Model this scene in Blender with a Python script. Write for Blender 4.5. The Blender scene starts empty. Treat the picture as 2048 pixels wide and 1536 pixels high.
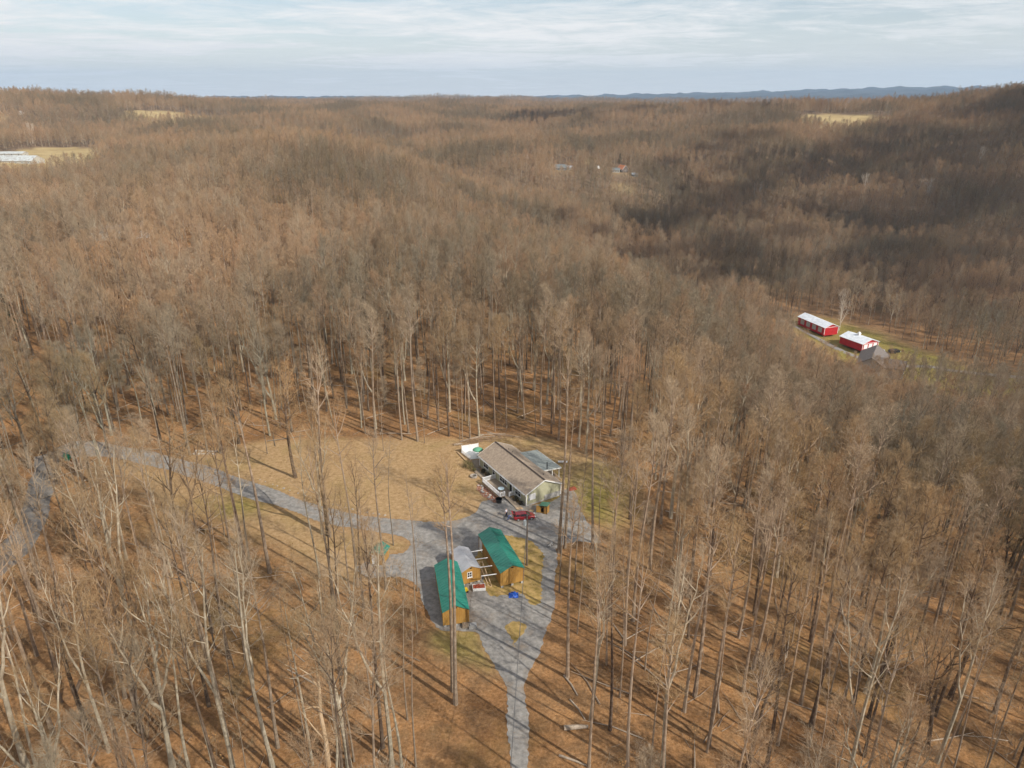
import bpy, bmesh, math, random
import numpy as np
from mathutils import Vector, Matrix
from mathutils.geometry import tessellate_polygon
R = math.radians
sc = bpy.context.scene
COL = sc.collection

# ------------------------------------------------------------------ camera
EYE = 72.0
FPX = 1420.0                      # focal length in pixels of the 2048 px wide photograph
PITCH = math.atan(578.0 / FPX)
cam_d = bpy.data.cameras.new('camera'); cam = bpy.data.objects.new('camera', cam_d); COL.objects.link(cam)
cam.location = (0, 0, EYE); cam.rotation_euler = (math.pi/2 - PITCH, 0, 0)
cam_d.sensor_width = 36.0; cam_d.lens = FPX/2048.0*36.0
cam_d.clip_start = 1.0; cam_d.clip_end = 60000.0
sc.camera = cam

# ------------------------------------------------------------------ light
SUN_AZ = 128.0      # degrees clockwise from the view direction (+Y)
SUN_EL = 38.0
sd = bpy.data.lights.new('sun', 'SUN'); sun = bpy.data.objects.new('sun', sd); COL.objects.link(sun)
sd.energy = 5.0; sd.angle = R(0.6); sd.color = (1.0, 0.94, 0.84)
sdir = Vector((math.sin(R(SUN_AZ))*math.cos(R(SUN_EL)), math.cos(R(SUN_AZ))*math.cos(R(SUN_EL)), math.sin(R(SUN_EL))))
sun.rotation_euler = (-sdir).to_track_quat('-Z', 'Y').to_euler()
sun.location = sdir*200 + Vector((0, 0, 200))

def world():
    w = bpy.data.worlds.new('World'); sc.world = w; w.use_nodes = True
    nt = w.node_tree; n = nt.nodes; l = nt.links; n.clear()
    out = n.new('ShaderNodeOutputWorld'); bg = n.new('ShaderNodeBackground')
    sky = n.new('ShaderNodeTexSky'); sky.sky_type = 'NISHITA'; sky.sun_disc = False
    sky.sun_elevation = R(SUN_EL); sky.sun_rotation = R(SUN_AZ); sky.altitude = 300; sky.dust_density = 1.0; sky.air_density = 1.0
    tc = n.new('ShaderNodeTexCoord'); sp = n.new('ShaderNodeSeparateXYZ'); l.new(tc.outputs['Generated'], sp.inputs[0])
    zc = n.new('ShaderNodeMath'); zc.operation = 'MAXIMUM'; l.new(sp.outputs['Z'], zc.inputs[0]); zc.inputs[1].default_value = 0.0
    za = n.new('ShaderNodeMath'); za.operation = 'ADD'; l.new(zc.outputs[0], za.inputs[0]); za.inputs[1].default_value = 0.045
    dx = n.new('ShaderNodeMath'); dx.operation = 'DIVIDE'; l.new(sp.outputs['X'], dx.inputs[0]); l.new(za.outputs[0], dx.inputs[1])
    dy = n.new('ShaderNodeMath'); dy.operation = 'DIVIDE'; l.new(sp.outputs['Y'], dy.inputs[0]); l.new(za.outputs[0], dy.inputs[1])
    cb = n.new('ShaderNodeCombineXYZ'); l.new(dx.outputs[0], cb.inputs[0]); l.new(dy.outputs[0], cb.inputs[1])
    mp = n.new('ShaderNodeMapping'); mp.inputs['Scale'].default_value = (0.50, 0.62, 1); mp.inputs['Rotation'].default_value = (0, 0, R(-14))
    mp.inputs['Location'].default_value = (1.7, 0.4, 0)
    l.new(cb.outputs[0], mp.inputs[0])
    def noise(scale, det, rough, dist):
        t = n.new('ShaderNodeTexNoise'); t.inputs['Scale'].default_value = scale; t.inputs['Detail'].default_value = det
        t.inputs['Roughness'].default_value = rough; t.inputs['Distortion'].default_value = dist
        l.new(mp.outputs[0], t.inputs['Vector']); return t
    n1 = noise(0.42, 8, 0.62, 0.6); n2 = noise(2.2, 12, 0.72, 0.5)
    mx = n.new('ShaderNodeMath'); mx.operation = 'MULTIPLY_ADD'; l.new(n2.outputs['Fac'], mx.inputs[0]); mx.inputs[1].default_value = 0.42; l.new(n1.outputs['Fac'], mx.inputs[2])
    rp = n.new('ShaderNodeValToRGB'); l.new(mx.outputs[0], rp.inputs[0])
    rp.color_ramp.elements[0].position = 0.60; rp.color_ramp.elements[0].color = (0.12, 0.12, 0.12, 1)
    rp.color_ramp.elements[1].position = 0.80; rp.color_ramp.elements[1].color = (0.93, 0.93, 0.93, 1)
    # the clear band of blue lies high on the right of the view, cloud is thickest on the left and low down
    sk = n.new('ShaderNodeMath'); sk.operation = 'MULTIPLY_ADD'; l.new(sp.outputs['X'], sk.inputs[0]); sk.inputs[1].default_value = -0.42; sk.inputs[2].default_value = 0.06
    ad = n.new('ShaderNodeMath'); ad.operation = 'ADD'; ad.use_clamp = True; l.new(rp.outputs[0], ad.inputs[0]); l.new(sk.outputs[0], ad.inputs[1])
    lowr = n.new('ShaderNodeMapRange'); l.new(sp.outputs['Z'], lowr.inputs[0]); lowr.inputs[1].default_value = 0.0; lowr.inputs[2].default_value = 0.13
    lowr.inputs[3].default_value = 0.95; lowr.inputs[4].default_value = 0.0
    mxm = n.new('ShaderNodeMath'); mxm.operation = 'MAXIMUM'; l.new(ad.outputs[0], mxm.inputs[0]); l.new(lowr.outputs[0], mxm.inputs[1])
    cc = n.new('ShaderNodeMix'); cc.data_type = 'RGBA'; l.new(n2.outputs['Fac'], cc.inputs['Factor'])
    cc.inputs['A'].default_value = (6.9, 7.0, 7.0, 1); cc.inputs['B'].default_value = (10.2, 9.8, 9.4, 1)
    m = n.new('ShaderNodeMix'); m.data_type = 'RGBA'
    l.new(mxm.outputs[0], m.inputs['Factor']); l.new(sky.outputs[0], m.inputs['A']); l.new(cc.outputs['Result'], m.inputs['B'])
    l.new(m.outputs['Result'], bg.inputs[0]); bg.inputs[1].default_value = 0.12
    l.new(bg.outputs[0], out.inputs[0])
world()
sc.view_settings.view_transform = 'Standard'; sc.view_settings.look = 'None'; sc.view_settings.gamma = 1.0
sc.view_settings.exposure = 0.0; sc.view_settings.use_curve_mapping = False
cy = sc.cycles
cy.max_bounces = 4; cy.diffuse_bounces = 2; cy.glossy_bounces = 2; cy.transmission_bounces = 2; cy.volume_bounces = 0; cy.transparent_max_bounces = 4
cy.use_adaptive_sampling = True; cy.adaptive_threshold = 0.02; cy.use_denoising = True; cy.denoiser = 'OPENIMAGEDENOISE'; cy.denoising_input_passes = 'RGB_ALBEDO_NORMAL'; cy.denoising_prefilter = 'ACCURATE'
cy.caustics_reflective = False; cy.caustics_refractive = False
sc.render.use_persistent_data = False

# ------------------------------------------------------------------ helpers
def at(px, py, z=0.0):
    """photograph pixel -> world point on the level z"""
    u = px-1024.0; v = 768.0-py
    Y = FPX*math.cos(PITCH)+v*math.sin(PITCH); Z = -FPX*math.sin(PITCH)+v*math.cos(PITCH)
    t = (z-EYE)/Z
    return (u*t, Y*t, z)

def tag(o, label=None, cat=None, group=None, kind=None):
    if label: o['label'] = label
    if cat: o['category'] = cat
    if group: o['group'] = group
    if kind: o['kind'] = kind
    return o

def empty(name, loc, rz=0.0, label=None, cat=None, group=None):
    o = bpy.data.objects.new(name, None); COL.objects.link(o); o.location = loc; o.rotation_euler = (0, 0, rz)
    o.empty_display_size = 0.5
    return tag(o, label, cat, group)

class MB:
    """collects shapes in one mesh"""
    def __init__(s): s.v = []; s.f = []; s.m = []; s.mi = 0
    def add(s, vs, fs):
        b = len(s.v); s.v += [tuple(q) for q in vs]
        for f in fs: s.f.append(tuple(b+i for i in f)); s.m.append(s.mi)
        return s
    def box(s, c, d, rz=0.0, rx=0.0, ry=0.0):
        M = Matrix.Rotation(rz, 3, 'Z') @ Matrix.Rotation(ry, 3, 'Y') @ Matrix.Rotation(rx, 3, 'X')
        vs = []
        for sx in (-.5, .5):
            for sy in (-.5, .5):
                for sz in (-.5, .5):
                    vs.append(Vector(c) + M @ Vector((sx*d[0], sy*d[1], sz*d[2])))
        return s.add(vs, [(0, 1, 3, 2), (4, 6, 7, 5), (0, 4, 5, 1), (2, 3, 7, 6), (0, 2, 6, 4), (1, 5, 7, 3)])
    def bar(s, a, b, w, h=None):
        a = Vector(a); b = Vector(b); h = h or w; d = (b-a); L = d.length; d.normalize()
        up = Vector((0, 0, 1)) if abs(d.z) < .95 else Vector((1, 0, 0))
        x = d.cross(up).normalized(); z = x.cross(d)
        vs = [p+x*sx*w/2+z*sz*h/2 for p in (a, b) for sx, sz in ((-1, -1), (1, -1), (1, 1), (-1, 1))]
        return s.add(vs, [(3, 2, 1, 0), (4, 5, 6, 7), (0, 1, 5, 4), (1, 2, 6, 5), (2, 3, 7, 6), (3, 0, 4, 7)])
    def tube(s, pts, rad, n=8, cap=True):
        pts = [Vector(p) for p in pts]; k = len(pts)
        if not hasattr(rad, '__len__'): rad = [rad]*k
        vs = []; 
        for i, p in enumerate(pts):
            d = (pts[min(i+1, k-1)]-pts[max(i-1, 0)]).normalized()
            ref = Vector((1, 0, 0)) if abs(d.x) < .8 else Vector((0, 1, 0))
            x = d.cross(ref).normalized(); y = d.cross(x)
            for j in range(n):
                a = 2*math.pi*j/n; vs.append(p+(x*math.cos(a)+y*math.sin(a))*rad[i])
        fs = []
        for i in range(k-1):
            for j in range(n):
                fs.append((i*n+j, i*n+(j+1) % n, (i+1)*n+(j+1) % n, (i+1)*n+j))
        if cap: fs.append(tuple(range(n-1, -1, -1))); fs.append(tuple((k-1)*n+j for j in range(n)))
        return s.add(vs, fs)
    def prism(s, prof, a, b):
        """profile [(x,z)..] in the xz plane swept from y=a to y=b"""
        n = len(prof)
        vs = [(x, a, z) for x, z in prof]+[(x, b, z) for x, z in prof]
        fs = [tuple(range(n)), tuple(range(2*n-1, n-1, -1))]+[(i, i+n, (i+1) % n+n, (i+1) % n) for i in range(n)]
        return s.add(vs, fs)
    def build(s, name, mats, parent=None, smooth=False, fix=True):
        me = bpy.data.meshes.new(name); me.from_pydata(s.v, [], s.f)
        if not isinstance(mats, (list, tuple)): mats = [mats]
        for m in mats: me.materials.append(m)
        if len(mats) > 1: me.polygons.foreach_set('material_index', s.m)
        if smooth: me.polygons.foreach_set('use_smooth', [True]*len(me.polygons))
        me.update()
        if fix:
            bm = bmesh.new(); bm.from_mesh(me); bmesh.ops.recalc_face_normals(bm, faces=bm.faces); bm.to_mesh(me); bm.free()
        o = bpy.data.objects.new(name, me); COL.objects.link(o)
        if parent: o.parent = parent
        return o

def mat(name, col, rough=0.8, col2=None, scale=4.0, metal=0.0, bump=0.0, stretch=(1, 1, 1), lo=0.4, hi=0.62, wave=None, coat=0.0, detail=6, spec=0.5):
    m = bpy.data.materials.new(name); m.use_nodes = True; nt = m.node_tree; n = nt.nodes; l = nt.links
    b = n['Principled BSDF']; b.inputs['Roughness'].default_value = rough; b.inputs['Metallic'].default_value = metal
    b.inputs['Base Color'].default_value = (*col, 1); b.inputs['Coat Weight'].default_value = coat; b.inputs['Specular IOR Level'].default_value = spec
    tc = n.new('ShaderNodeTexCoord'); mp = n.new('ShaderNodeMapping'); mp.inputs['Scale'].default_value = stretch; l.new(tc.outputs['Object'], mp.inputs[0])
    src = None
    if col2:
        t = n.new('ShaderNodeTexNoise'); t.inputs['Scale'].default_value = scale; t.inputs['Detail'].default_value = detail; t.inputs['Roughness'].default_value = .65
        l.new(mp.outputs[0], t.inputs['Vector'])
        mr = n.new('ShaderNodeMapRange'); l.new(t.outputs['Fac'], mr.inputs[0]); mr.inputs[1].default_value = lo; mr.inputs[2].default_value = hi
        mx = n.new('ShaderNodeMix'); mx.data_type = 'RGBA'; l.new(mr.outputs[0], mx.inputs['Factor'])
        mx.inputs['A'].default_value = (*col, 1); mx.inputs['B'].default_value = (*col2, 1)
        src = mx.outputs['Result']; l.new(src, b.inputs['Base Color'])
        if bump:
            bp = n.new('ShaderNodeBump'); bp.inputs['Strength'].default_value = bump; bp.inputs['Distance'].default_value = .05
            l.new(t.outputs['Fac'], bp.inputs['Height']); l.new(bp.outputs[0], b.inputs['Normal'])
    if wave:
        axis, per, dark = wave       # grooves: thin darker lines at a real spacing
        sp = n.new('ShaderNodeSeparateXYZ'); l.new(tc.outputs['Object'], sp.inputs[0])
        if axis == 'XY':
            add = n.new('ShaderNodeMath'); add.operation = 'ADD'; l.new(sp.outputs['X'], add.inputs[0]); l.new(sp.outputs['Y'], add.inputs[1]); o_ = add.outputs[0]
        else: o_ = sp.outputs[axis]
        dv = n.new('ShaderNodeMath'); dv.operation = 'DIVIDE'; l.new(o_, dv.inputs[0]); dv.inputs[1].default_value = per
        fr = n.new('ShaderNodeMath'); fr.operation = 'FRACT'; l.new(dv.outputs[0], fr.inputs[0])
        lt = n.new('ShaderNodeMath'); lt.operation = 'LESS_THAN'; l.new(fr.outputs[0], lt.inputs[0]); lt.inputs[1].default_value = .12
        mx2 = n.new('ShaderNodeMix'); mx2.data_type = 'RGBA'; mx2.blend_type = 'MULTIPLY'; l.new(lt.outputs[0], mx2.inputs['Factor'])
        if src: l.new(src, mx2.inputs['A'])
        else: mx2.inputs['A'].default_value = (*col, 1)
        mx2.inputs['B'].default_value = (dark, dark, dark, 1); l.new(mx2.outputs['Result'], b.inputs['Base Color'])
        bp2 = n.new('ShaderNodeBump'); bp2.inputs['Strength'].default_value = .5; bp2.inputs['Distance'].default_value = .01; bp2.invert = True
        l.new(lt.outputs[0], bp2.inputs['Height'])
        if bump and col2: l.new(bp.outputs[0], bp2.inputs['Normal'])
        l.new(bp2.outputs[0], b.inputs['Normal'])
    return m

# ------------------------------------------------------------------ terrain
AZ = [-75, -50, -36, -28, -20, -12, -4, 4, 12, 20, 28, 36, 50, 75]
DD = [0, 60, 120, 180, 250, 300, 340, 400, 450, 600, 750, 900, 1100, 1350, 1700, 2300, 3200, 4500, 7000, 10000, 13000, 16000]
_T = {
 -36: [0, 0, 0, 0, 2, 4, 4, 2, 0, -4, 10, 16, 24, 50, 66, 50, 22, 26, 20, 20, 14, 10],
 -28: [0, 0, 0, 0, 3, 8, 12, 15, 14, 8, 2, 12, 20, 44, 56, 42, 22, 26, 20, 22, 14, 10],
 -20: [0, 0, 0, 0, 0, 3, 7, 14, 20, 29, 9, 30, 26, 43, 36, 28, 24, 24, 20, 24, 24, 10],
 -12: [0, 0, 0, 0, -2, 1, 6, 13, 21, 35, 3, -6, 8, 27, 34, 28, 22, 26, 20, 22, 30, 10],
 -4:  [0, 0, 0, 0, -3, -5, -6, -8, -8, -3, 8, 12, 12, 24, 35, 28, 22, 40, 20, 22, 20, 10],
 4:   [0, 0, 0, 0, -6, -10, -15, -23, -29, -20, 8, 12, 14, 27, 34, 22, 18, 20, 20, 26, 44, 10],
 12:  [0, 0, -1, -5, -16, -25, -32, -39, -43, -36, -8, 6, 20, 34, 22, 16, 14, 16, 20, 40, 92, 10],
 20:  [0, -1, -4, -17, -36, -45, -47, -48, -50, -46, -28, 0, 30, 47, 10, 8, 10, 16, 24, 60, 125, 20],
 28:  [0, -1, -6, -23, -48, -54, -54, -52, -51, -47, -25, 2, 32, 44, 12, 8, 10, 16, 30, 90, 205, 40],
 36:  [0, -2, -8, -25, -48, -52, -52, -50, -49, -40, -6, 32, 60, 76, 50, 30, 20, 20, 30, 90, 150, 40]}
_T[-50] = _T[-36]; _T[-75] = _T[-36]; _T[50] = _T[36]; _T[75] = _T[36]
TAB = np.array([_T[a] for a in AZ], float)
LD = np.log(np.array(DD, float)+60.0)

def _tab(az, d):
    ai = np.interp(az, AZ, np.arange(len(AZ))); di = np.interp(np.log(np.clip(d, 0, 15999)+60.0), LD, np.arange(len(DD)))
    a0 = np.clip(ai.astype(int), 0, len(AZ)-2); d0 = np.clip(di.astype(int), 0, len(DD)-2); fa = ai-a0; fd = di-d0
    return (TAB[a0, d0]*(1-fa)*(1-fd)+TAB[a0+1, d0]*fa*(1-fd)+TAB[a0, d0+1]*(1-fa)*fd+TAB[a0+1, d0+1]*fa*fd)

def sstep(x, a, b):
    t = np.clip((x-a)/(b-a), 0, 1); return t*t*(3-2*t)

_wr = np.random.RandomState(5)
_W = [(_wr.uniform(0, 2*math.pi), _wr.uniform(0, 2*math.pi), s) for s in (900, 640, 480, 350, 260, 190, 140, 105)]
def height(x, y):
    x = np.asarray(x, float); y = np.asarray(y, float)
    d = np.hypot(x, y); az = np.degrees(np.arctan2(x, y))
    back = np.abs(az) > 75
    az_c = np.clip(az, -75, 75)
    z = np.zeros_like(d)
    k = 0
    for da in (-3.2, 0, 3.2):
        for dd in (.93, 1.0, 1.07):
            z = z+_tab(az_c+da, d*dd); k += 1
    z /= k
    z = np.where(back, z*np.clip(1-(np.abs(az)-75)/60, 0, 1), z)
    amp = sstep(d, 430, 800)*14.0-sstep(d, 950, 1300)*7.0+sstep(d, 2500, 6000)*4+sstep(d, 8000, 12000)*9
    nz = np.zeros_like(d)
    for i, (p, q, s) in enumerate(_W):
        nz = nz+np.sin((x*math.cos(p)+y*math.sin(p))*2*math.pi/s+q)*(s/900)**.8
    m1 = sstep(az, -9, -6)*(1-sstep(az, 11, 15))*sstep(d, 640, 690)*(1-sstep(d, 1000, 1080)); m2 = (1-sstep(az, -17, -14))*sstep(d, 730, 780)*(1-sstep(d, 1040, 1120))
    amp = amp*(1-.92*np.maximum(m1, m2))
    z = z+nz*amp*.8
    # gentle unevenness of the forest floor
    loc = sstep(d, 150, 210)+sstep(az, 12, 20)*(d < 400)
    z = z+np.clip(loc, 0, 1)*(.5*np.sin(x/9.3+1)*np.cos(y/7.1)+.3*np.sin(x/3.9)*np.cos(y/4.4+2))
    # the clearing and the drive are level
    flat = sstep(d, 150, 215)
    flat2 = sstep(az, 9, 19)
    rag = np.maximum(flat, flat2*sstep(d, 20, 90))
    return z*np.clip(rag, 0, 1)
def hz(x, y): return float(height(np.array([x]), np.array([y]))[0])

def inpoly(x, y, poly):
    x = np.asarray(x); y = np.asarray(y); r = np.zeros(x.shape, bool); j = len(poly)-1
    for i in range(len(poly)):
        xi, yi = poly[i][:2]; xj, yj = poly[j][:2]
        c = ((yi > y) != (yj > y)) & (x < (xj-xi)*(y-yi)/(yj-yi+1e-12)+xi); r ^= c; j = i
    return r
def g(pts): return [at(a, b)[:2] for a, b in pts]

DRIVE = g([(104, 884), (180, 882), (250, 893), (330, 908), (400, 930), (470, 950), (560, 985), (640, 1012), (720, 1030), (790, 1040), (850, 1045), (911, 1042),
  (940, 1033), (956, 1022), (960, 1010), (967, 1002), (1003, 998), (1014, 992), (1052, 1012), (1118, 1002), (1130, 980), (1141, 976), (1152, 988), (1160, 1012), (1174, 1046),
  (1202, 1076), (1206, 1090), (1186, 1088), (1151, 1082), (1108, 1096), (1112, 1112), (1110, 1160), (1108, 1200), (1104, 1225), (1098, 1255), (1085, 1290), (1072, 1320), (1060, 1345), (1053, 1375),
  (1056, 1420), (1060, 1480), (1062, 1560), (1066, 1800), (1075, 2400), (1000, 2400), (1012, 1800), (1018, 1560), (1016, 1450), (1012, 1385), (1000, 1350), (985, 1320), (968, 1290), (955, 1262),
  (900, 1264), (870, 1262), (848, 1215), (835, 1170), (790, 1150), (735, 1160), (705, 1138), (735, 1122), (762, 1112), (815, 1108), (822, 1080), (790, 1068), (720, 1060), (640, 1042), (560, 1015),
  (480, 990), (420, 968), (350, 945), (300, 930), (230, 915), (170, 912), (115, 920)])
ISLE1 = g([(1004, 1068), (1030, 1072), (1062, 1082), (1082, 1102), (1086, 1130), (1083, 1170), (1077, 1205), (1068, 1211), (1055, 1192), (1040, 1183), (1010, 1190), (985, 1193), (970, 1184), (964, 1165), (948, 1125), (955, 1100), (970, 1092)])
ISLE2 = g([(1010, 1250), (1028, 1243), (1052, 1250), (1048, 1268), (1036, 1285), (1028, 1300), (1021, 1285), (1014, 1268)])
ROADP = g([(20, 770), (60, 800), (70, 850), (106, 880), (118, 922), (112, 960), (105, 1000), (88, 1060), (52, 1110), (8, 1150), (-60, 1190), (-110, 1150), (-20, 1110), (28, 1060), (50, 1000), (62, 960), (70, 920), (58, 880), (34, 840), (8, 800)])
LAWN1 = g([(372, 922), (400, 900), (470, 893), (520, 882), (640, 876), (750, 878), (860, 876), (930, 878), (1000, 868), (1090, 874), (1150, 900), (1240, 935), (1262, 1000), (1236, 1070), (1130, 1010), (1000, 1005), (950, 1045), (850, 1050), (640, 1018), (470, 955)])
LAWN2 = g([(230, 912), (350, 940), (480, 985), (640, 1038), (720, 1058), (830, 1070), (830, 1112), (760, 1118), (700, 1175), (640, 1150), (520, 1075), (400, 1030), (300, 985), (230, 950)])
LAWN3 = g([(860, 1258), (960, 1255), (1006, 1352), (975, 1345), (900, 1322), (848, 1290)])
HOUSE_AREA = g([(900, 880), (960, 868), (1060, 875), (1140, 905), (1135, 1000), (960, 1010), (900, 960)])

def pol(az, d): return (math.sin(R(az))*d, math.cos(R(az))*d)
FIELDS = [  # centre azimuth, distance, half width m, half depth m, kind, heading offset
  (-23.6, 1310, 90, 135, 1), (-31.0, 930, 42, 75, 1), (-34.0, 820, 70, 60, 1), (-36.2, 1250, 60, 45, 1), (-18.0, 1010, 34, 30, 1), (23.4, 1215, 62, 90, 1),
  (8.8, 705, 15, 13, .5), (5.9, 800, 6, 24, .6), (4.2, 738, 15, 9, .3), (8.4, 757, 20, 7, .3), (2.7, 985, 26, 16, 1), (-4.6, 945, 22, 14, 1), (-4.2, 4350, 110, 160, 1), (-5.5, 1630, 60, 40, 1)]
BARN_OPEN = [at(1575, 645, -48)[:2], at(1600, 622, -48)[:2], at(1690, 636, -48)[:2], at(1760, 655, -48)[:2], at(1850, 690, -48)[:2], at(1960, 730, -48)[:2], at(2060, 745, -48)[:2], at(2080, 790, -48)[:2], at(1850, 770, -48)[:2], at(1800, 745, -48)[:2], at(1730, 722, -48)[:2], at(1680, 712, -48)[:2], at(1640, 680, -48)[:2], at(1590, 665, -48)[:2]]
WILLOW = g([(1180, 930), (1265, 950), (1270, 1040), (1215, 1060)])

def field_mask(x, y, plain=False):
    m = np.zeros(np.shape(x))
    for az, d, hw, hd, k in FIELDS:
        ca, sa = math.cos(R(az)), math.sin(R(az)); cx, cy_ = pol(az, d)
        u = (x-cx)*ca-(y-cy_)*sa; v = (x-cx)*sa+(y-cy_)*ca
        r = np.sqrt((u/hw)**2+(v/hd)**2)+.10*np.sin(u/17.)+.08*np.cos(v/13.)
        m = np.maximum(m, np.clip((1.05-r)*12, 0, 1)*(1 if plain else k))
    return m

def blur_poly(x, y, poly, w=1.2):
    m = np.zeros(np.shape(x))
    offs = [(0, 0), (w, 0), (-w, 0), (0, w), (0, -w), (.7*w, .7*w), (-.7*w, .7*w), (.7*w, -.7*w), (-.7*w, -.7*w)]
    for a, b in offs: m += inpoly(x+a, y+b, poly)
    return m/len(offs)

def ground_material():
    m = bpy.data.materials.new('forest floor'); m.use_nodes = True; nt = m.node_tree; n = nt.nodes; l = nt.links
    b = n['Principled BSDF']; b.inputs['Roughness'].default_value = .95; b.inputs['Specular IOR Level'].default_value = .15
    tc = n.new('ShaderNodeTexCoord')
    def noise(sc_, det=6, rough=.65):
        t = n.new('ShaderNodeTexNoise'); t.inputs['Scale'].default_value = sc_; t.inputs['Detail'].default_value = det; t.inputs['Roughness'].default_value = rough
        l.new(tc.outputs['Object'], t.inputs['Vector']); return t.outputs['Fac']
    def ramp(src, stops):
        r = n.new('ShaderNodeValToRGB'); l.new(src, r.inputs[0]); e = r.color_ramp.elements
        while len(e) < len(stops): e.new(.5)
        for i, (p, c) in enumerate(stops): e[i].position = p; e[i].color = (*c, 1)
        return r.outputs[0]
    def mix(f, a, bb, blend='MIX'):
        x = n.new('ShaderNodeMix'); x.data_type = 'RGBA'; x.blend_type = blend
        if isinstance(f, float): x.inputs['Factor'].default_value = f
        else: l.new(f, x.inputs['Factor'])
        l.new(a, x.inputs['A']); l.new(bb, x.inputs['B']); return x.outputs['Result']
    n_f = noise(2.2, 10, .8); n_m = noise(.28, 8, .75); n_l = noise(.03, 5); n_g = noise(1.2, 9, .8)
    litter = ramp(n_f, [(.30, (.09, .05, .022)), (.42, (.26, .135, .055)), (.54, (.41, .215, .09)), (.70, (.57, .365, .20))])
    litter2 = ramp(n_f, [(.30, (.075, .045, .022)), (.45, (.20, .115, .055)), (.6, (.30, .18, .09)), (.74, (.42, .30, .19))])
    lit = mix(ramp(n_m, [(.40, (0, 0, 0)), (.62, (1, 1, 1))]), litter, litter2)
    moss = ramp(n_g, [(.35, (.07, .055, .015)), (.65, (.21, .16, .055))])
    lit = mix(ramp(n_l, [(.52, (0, 0, 0)), (.66, (.55, .55, .55))]), lit, moss)
    drift = ramp(noise(.085, 7, .7), [(.36, (.52, .50, .50)), (.56, (1, 1, 1)), (.72, (1.12, 1.1, 1.06))])
    lit = mix(1.0, lit, drift, 'MULTIPLY')
    ab = n.new('ShaderNodeAttribute'); ab.attribute_name = 'brush'
    lit = mix(ab.outputs['Fac'], lit, ramp(n_m, [(.35, (.14, .10, .07)), (.65, (.24, .18, .12))]))
    grass_t = ramp(n_g, [(.32, (.21, .13, .06)), (.48, (.36, .235, .115)), (.62, (.475, .32, .175)), (.74, (.58, .43, .27))])
    grass_g = ramp(n_g, [(.32, (.12, .095, .022)), (.5, (.23, .185, .05)), (.7, (.35, .28, .09))])
    atg = n.new('ShaderNodeAttribute'); atg.attribute_name = 'green'
    mg = n.new('ShaderNodeMath'); mg.operation = 'ADD'; l.new(atg.outputs['Fac'], mg.inputs[0])
    mr = n.new('ShaderNodeMapRange'); l.new(noise(.11, 5), mr.inputs[0]); mr.inputs[1].default_value = .35; mr.inputs[2].default_value = .7; mr.inputs[3].default_value = -.3; mr.inputs[4].default_value = .35
    l.new(mr.outputs[0], mg.inputs[1]); mg.use_clamp = True
    grass = mix(mg.outputs[0], grass_t, grass_g)
    at_ = n.new('ShaderNodeAttribute'); at_.attribute_name = 'lawn'
    c = mix(at_.outputs['Fac'], lit, grass)
    fld = ramp(n_l, [(.35, (.33, .24, .115)), (.6, (.45, .34, .17))])
    af = n.new('ShaderNodeAttribute'); af.attribute_name = 'field'
    c = mix(af.outputs['Fac'], c, fld)
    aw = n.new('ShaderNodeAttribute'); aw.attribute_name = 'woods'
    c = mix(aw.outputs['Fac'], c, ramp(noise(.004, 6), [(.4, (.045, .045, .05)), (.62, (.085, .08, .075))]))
    l.new(c, b.inputs['Base Color'])
    bp = n.new('ShaderNodeBump'); bp.inputs['Strength'].default_value = .9; bp.inputs['Distance'].default_value = .16; l.new(n_f, bp.inputs['Height']); l.new(bp.outputs[0], b.inputs['Normal'])
    return m

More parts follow.
